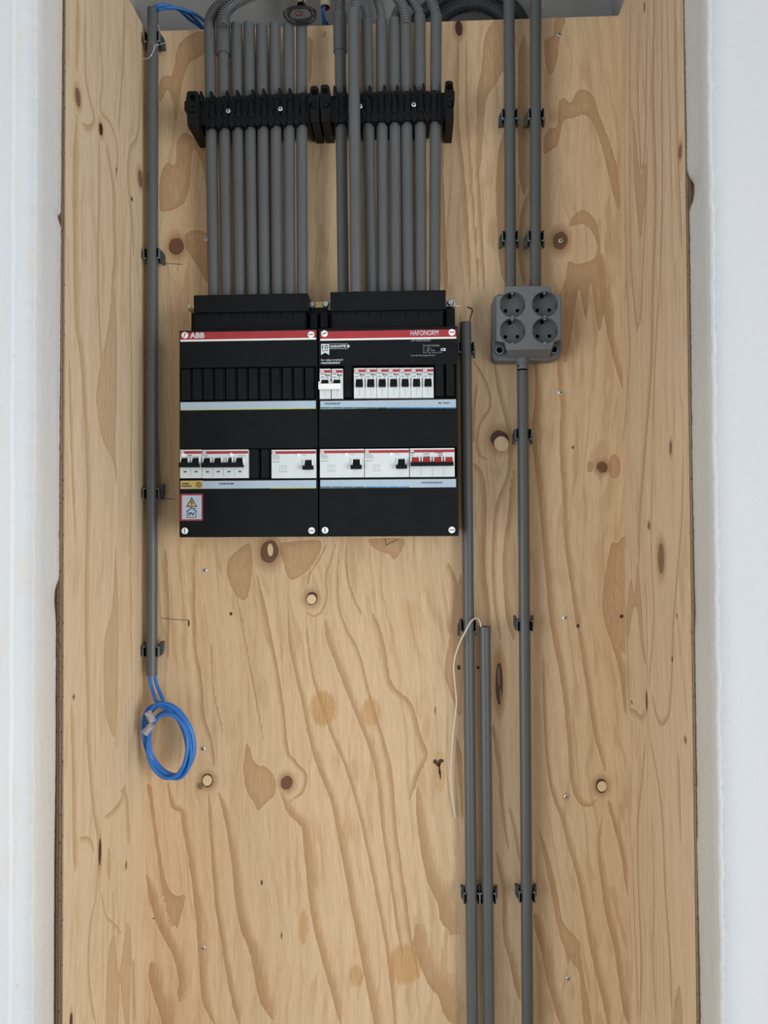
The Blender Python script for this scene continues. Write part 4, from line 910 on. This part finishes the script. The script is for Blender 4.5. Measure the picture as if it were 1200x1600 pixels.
for x, y in cx:
    c = at(x, y, YF); mb = MB()
    mb.ring(c, (0, 1, 0), [(RS_-.0001, .0004), (RS_-.0006, .0166), (.00005, .0166)], 40, M_SOCK, closed=False)
    for s in (-1, 1):
        mb.box(c.x+s*RS_-.0022, c.x+s*RS_+.0022-.001*s, c.y+.001, c.y+.015, c.z-.0030, c.z+.0030, M_SOCK)
        mb.box(c.x+s*(RS_-.0024)-.0003, c.x+s*(RS_-.0024)+.0003, c.y+.0008, c.y+.004, c.z-.0028, c.z+.0028, M_HOLE)
    so = mb.build('socket', sb, origin=c)
    for s in (-1, 1):
        m2 = MB(); m2.ring(c+Vector((s*.0096, .0163, -.0052)), (0, -1, 0), [(.0029, 0), (.0029, .0004)], 14, M_HOLE); m2.build('pin_hole', so, origin=c)
    for s in (-1, 1):
        m2 = MB(); m2.box(c.x-.0018, c.x+.0018, c.y+.004, c.y+.0162, c.z+s*RS_-s*.0012-.0010, c.z+s*RS_-s*.0012+.0010, M_STEEL)
        m2.ring(c+Vector((.0004, .006, s*(RS_-.0022))), (0, -1, 0), [(.0013, 0), (.0013, .003), (.0007, .004)], 8, M_STEEL)
        if s > 0: m2.box(c.x-.0048, c.x-.0006, c.y+.010, c.y+.0164, c.z+RS_-.0062, c.z+RS_-.0008, M_HOLE)
        tag(m2.build('earth_contact', so, origin=c), 'bright metal earth contact')
for x, y in ((779.5,549),(864,548)):
    c = at(x, y, -.0305); mb = MB(); mb.ring(c+Vector((0, .001, 0)), (0, -1, 0), [(.0078, 0), (.0074, .012), (.0052, .012), (.0050, .004), (.00005, .004)], 20, M_BOXG, closed=False)
    mb.ring(c, (0, -1, 0), [(.0050, .0045), (.00005, .0046)], 16, M_HOLE, closed=False); mb.build('screw_well', sb)
for x in (798, 837.5):
    c = at(x, 452, YW); mb = MB(); mb.ring(c+Vector((0, 0, -.012)), (0, 0, 1), [(.0108, 0), (.0108, .012), (.0098, .0135), (.0096, .006)], 18, M_BOXG, closed=False); mb.build('pipe_collar', sb)
c = at(816, 566.5, YW); mb = MB(); mb.ring(c, (0, 0, -1), [(.0122, -.010), (.0122, .001), (.0098, .002), (.0098, .0115), (.0085, .0118)], 20, M_BOXG)
mb.ring(c, (0, 0, -1), [(.0082, .0110), (.0082, .018)], 20, M_HOLE)
mb.box(c.x-.0087, c.x-.0065, c.y-.0088, c.y-.004, c.z-.0075, c.z-.0062, M_HOLE); mb.build('lower_spout', sb)

# ------------------------------------------------------------------ earthing bars and wires
def bar_screw(mb, x, y, Y, r=.0048):
    c = at(x, y, Y); mb.ring(c, (0, -1, 0), [(r*1.22, 0), (r*1.22, .0005)], 18, M_INK); mb.ring(c, (0, -1, 0), [(r, 0), (r, .0030), (r*.85, .0038)], 16, M_STEEL)
    T = Matrix.Translation(c) @ Matrix.Rotation(.6, 4, 'Y'); mb.box(-r*.7, r*.7, -.0042, -.0036, -.0004, .0004, M_INKG, T)
YE = -.050
mb = MB(); mb.pbox(482, 516, 471.2, 480.5, YE, .0035, M_BRASS); tag(mb.build('bar', None), 'x', 'x') if 0 else None
eb = thing('earth_bar', at(499, 477, YE), 'short brass earth bar with two screws between the entry hoods', 'earth bar')
mb.build('brass_strip', eb, bevel=.0004)
mb = MB(); bar_screw(mb, 487.5, 476.4, YE); mb.build('terminal_screw', eb); mb = MB(); bar_screw(mb, 509.3, 475.6, YE); mb.build('terminal_screw', eb)
mb = MB(); mb.pbox(486, 512, 481, 492, YE+.002, .04, M_BLK2); tag(mb.build('bar_holder', eb, bevel=.001), 'black plastic holder')
mb = MB(); mb.pbox(292, 306, 475, 482.5, YE, .04, M_BRASS); mb.ring(at(296.5, 478.5, YE), (0, -1, 0), [(.0028, 0), (.0028, .002)], 12, M_STEEL)
tag(mb.build('earth_lug', bevel=.0005), 'small brass lug sticking out left of the left entry hood', 'lug')
ec = thing('earth_clamp', at(704, 475, YE), 'zinc screw clamp at the upper right corner of the right entry hood', 'clamp')
mb = MB(); mb.pbox(697.5, 711.5, 468, 479, YE, .04, M_STEEL); mb.build('clamp_plate', ec, bevel=.0008)
mb = MB(); bar_screw(mb, 704, 473, YE-.001, .0046); mb.build('terminal_screw', ec)
P = bez([at(703,478,YE-.003), at(715,478,YE-.002), at(728,479.5,YE+.006), at(736,482,-.034), at(738,486,-.028), at(735,497,-.0235), at(732.5,512,-.0225)], 8)
mb = MB(); mb.tube(P[:18], .00125, M_TINNED, 8); mb.tube(P[17:], .00125, M_COPPER, 8)
tag(mb.build('earth_wire'), 'stiff bare earth wire bent from the zinc clamp into a conduit', 'wire')
P = bez([at(752,990,YW), at(750.5,974,YW-.006), at(745,966,YW-.010), at(737,970,YW-.018), at(728,985,YW-.022), at(716,1010,-.040), at(709,1038,-.032), at(711,1070,-.022), at(713,1100,-.018), at(708,1145,-.014), at(704.5,1200,-.010), at(706,1235,-.008), at(709,1262,-.006), at(711.5,1277,-.005)], 8)
mb = MB(); mb.tube(P, .0012, M_WIREW, 8); tag(mb.build('thin_wire'), 'thin white wire hanging out of the shorter conduit', 'wire')
# cobweb and plaster specks near the top clip of the left conduit
mb = MB()
for L_ in ([(219,91),(228,92),(236,87),(243,72),(247,68)],[(236,87),(240,78),(241,68)],[(247,38),(250,48),(257,56),(259,65)],[(243,72),(252,69),(259,66)]):
    mb.tube(bez([at(a, b, -.036) for a, b in L_], 4), .00035, M_WIREW, 4)
mb.ring(at(236.5, 86.5, -.036), (0, -1, 0), [(.0012, 0), (.0006, .001)], 8, M_WIREW)
tag(mb.build('cobweb'), 'dusty cobweb thread hanging at the uppermost clip of the left conduit', 'cobweb')

# ------------------------------------------------------------------ blue network cable coil below the left conduit
rc = .0030
bc = thing('network_cable', at(263, 1150, -.05), 'coiled blue network cable hanging from the left corner conduit', 'cable')
def loop(cx, cy, a, b, tilt, y0, y1, t0, t1, n=70, wob=0.):
    out = []
    for i in range(n+1):
        t = t0+(t1-t0)*i/n; e = a*math.cos(t); f = b*math.sin(t)*(1+wob*math.sin(2*t)); ca, sa = math.cos(tilt), math.sin(tilt)
        out.append(at(cx+e*ca-f*sa, cy+e*sa+f*ca, y0+(y1-y0)*i/n+.002*math.sin(t*1.7+cx)))
    return out
tl = -.22
l1 = bez([at(234,1045,YW), at(234.5,1062,YW-.002), at(238,1078,-.030), at(244,1095,-.040)], 8)+loop(263,1158,33,60,tl,-.046,-.052,-1.7,-1.7+math.pi*4,120,.03)
l2 = bez([at(242,1045,YW), at(243.5,1064,YW-.002), at(249,1080,-.028), at(255,1094,-.036)], 8)+loop(266,1155,36,56,tl-.1,-.038,-.042,-1.55,-1.55+math.pi*4.6,140,-.05)
l3 = loop(262,1166,31,50,tl+.25,-.056,-.060,2.6,2.6+math.pi*3.1,100,.04)
l4 = loop(258,1157,32,57,tl-.06,-.050,-.045,.4,.4+math.pi*2.7,90,.06); l5 = loop(268,1162,34,52,tl+.08,-.043,-.049,1.2,1.2+math.pi*2.4,90,-.04)
for L_ in (l1, l2, l3, l4, l5): mb = MB(); mb.tube(bez(L_[::3], 3), rc, M_CAT, 10); mb.build('cable_strand', bc)
for (x, y, rz, Y) in ((235,1120,-.5,-.064), (232,1139,.7,-.066)):
    c = at(x, y, Y); T = Matrix.Translation(c) @ Matrix.Rotation(rz, 4, 'Y') @ Matrix.Rotation(.3, 4, 'Z')
    mb = MB(); mb.box(-.0056, .0056, -.004, .004, -.010, .010, M_CLEAR, T); mb.box(-.003, .003, -.0068, -.0055, -.008, .007, M_CLEAR, T)
    o = mb.build('plug', bc, bevel=.0006); o['label'] = 'clear modular plug'
    m2 = MB()
    for k in range(4): m2.box(-.0038+k*.0021, -.0031+k*.0021, -.0012, .0008, -.006, .0085, M_PINK if k % 2 else M_TINNED, T)
    m2.build('plug_wires', bc)
# blue leads arching out of the top of the same conduit
bt = thing('network_cable', at(245, 15, YW), 'pair of blue network leads arching from the top of the left conduit', 'cable')
for L_ in ([(238,32,YW),(239,14,YW),(247,9,-.025),(262,8,-.02),(280,16,-.01),(296,30,.02),(318,46,.04),(330,62,.05)],
           [(241,32,YW),(243,16,YW),(252,13,-.024),(275,12,-.02),(300,20,-.005),(318,32,.02),(334,50,.04)],
           [(236,32,YW),(243,18,YW),(250,15,-.03),(262,13,-.02),(285,15,-.01),(305,30,.02),(322,48,.04)]):
    mb = MB(); mb.tube(bez([at(*p) for p in L_], 8), .0026, M_CATD, 8); mb.build('cable_strand', bt)

# ------------------------------------------------------------------ things hanging above the board
def stub(px, pyb, Y, r, label, inner):
    b = at(px, pyb, Y); t = thing('ceiling_pipe', b, label, 'pipe', 'cream pipe stubs'); L = 1.118-b.z
    mb = MB(); mb.ring(b, (0, 0, 1), [(r*.86, .0), (r, 0), (r, L)], 20, M_CREAM, closed=False); mb.build('pipe', t)
    mb = MB(); mb.ring(b, (0, 0, 1), [(r*.86, .0), (r*.86, .04), (.0002, .04)], 20, inner, closed=False); tag(mb.build('bore', t), 'dark inside of the pipe')
stub(471, 7, .02, .0085, 'cream pipe stub with a black coiled lead hanging beneath it', M_HOLE)
stub(508.5, 12, .0, .0092, 'cream pipe stub with a red inside and a blue cable coming out', M_REDIN)
mb = MB(); P = bez([at(508,-8,.0), at(507,8,.0), at(505,20,.006), at(508,32,.02), at(516,44,.04)], 8); mb.tube(P, .0024, M_CATD, 8)
P = bez([at(506,-8,.002), at(504,10,.002), at(503,16,.002), at(505,30,.016), at(506,46,.04)], 8); mb.tube(P, .0020, M_CATD, 8)
tag(mb.build('blue_lead'), 'blue cable dropping out of the cream pipe stub behind the board', 'cable')
mb = MB(); P = [at(471,-6,.02), at(472,6,.01)]
for k in range(110):
    t = k/110*2*math.pi*3.6-1.2; w_ = k/110; P.append(at(470+(24-5*w_+4*math.sin(t*.43))*math.cos(t)*.98, 22+(13-3*w_+2.5*math.sin(t*.6+1))*math.sin(t)+2*math.cos(t*.5), -.055-.012*w_))
mb.tube(bez(P[::2], 3), .0015, M_CBLK, 8); o = mb
bl = thing('black_lead', at(470, 22, -.05), 'coiled black lead hanging above the left group of conduits', 'cable'); mb.build('cable_strand', bl)
mb = MB(); c = at(467, 21, -.05); mb.ring(c, (1, .2, .3), [(.003, -.005), (.0032, .004), (.002, .006)], 10, plain('dull_red', (.12, .03, .03), .5)); tag(mb.build('cable_end', bl), 'dull red connector')

bpy.context.view_layer.update()
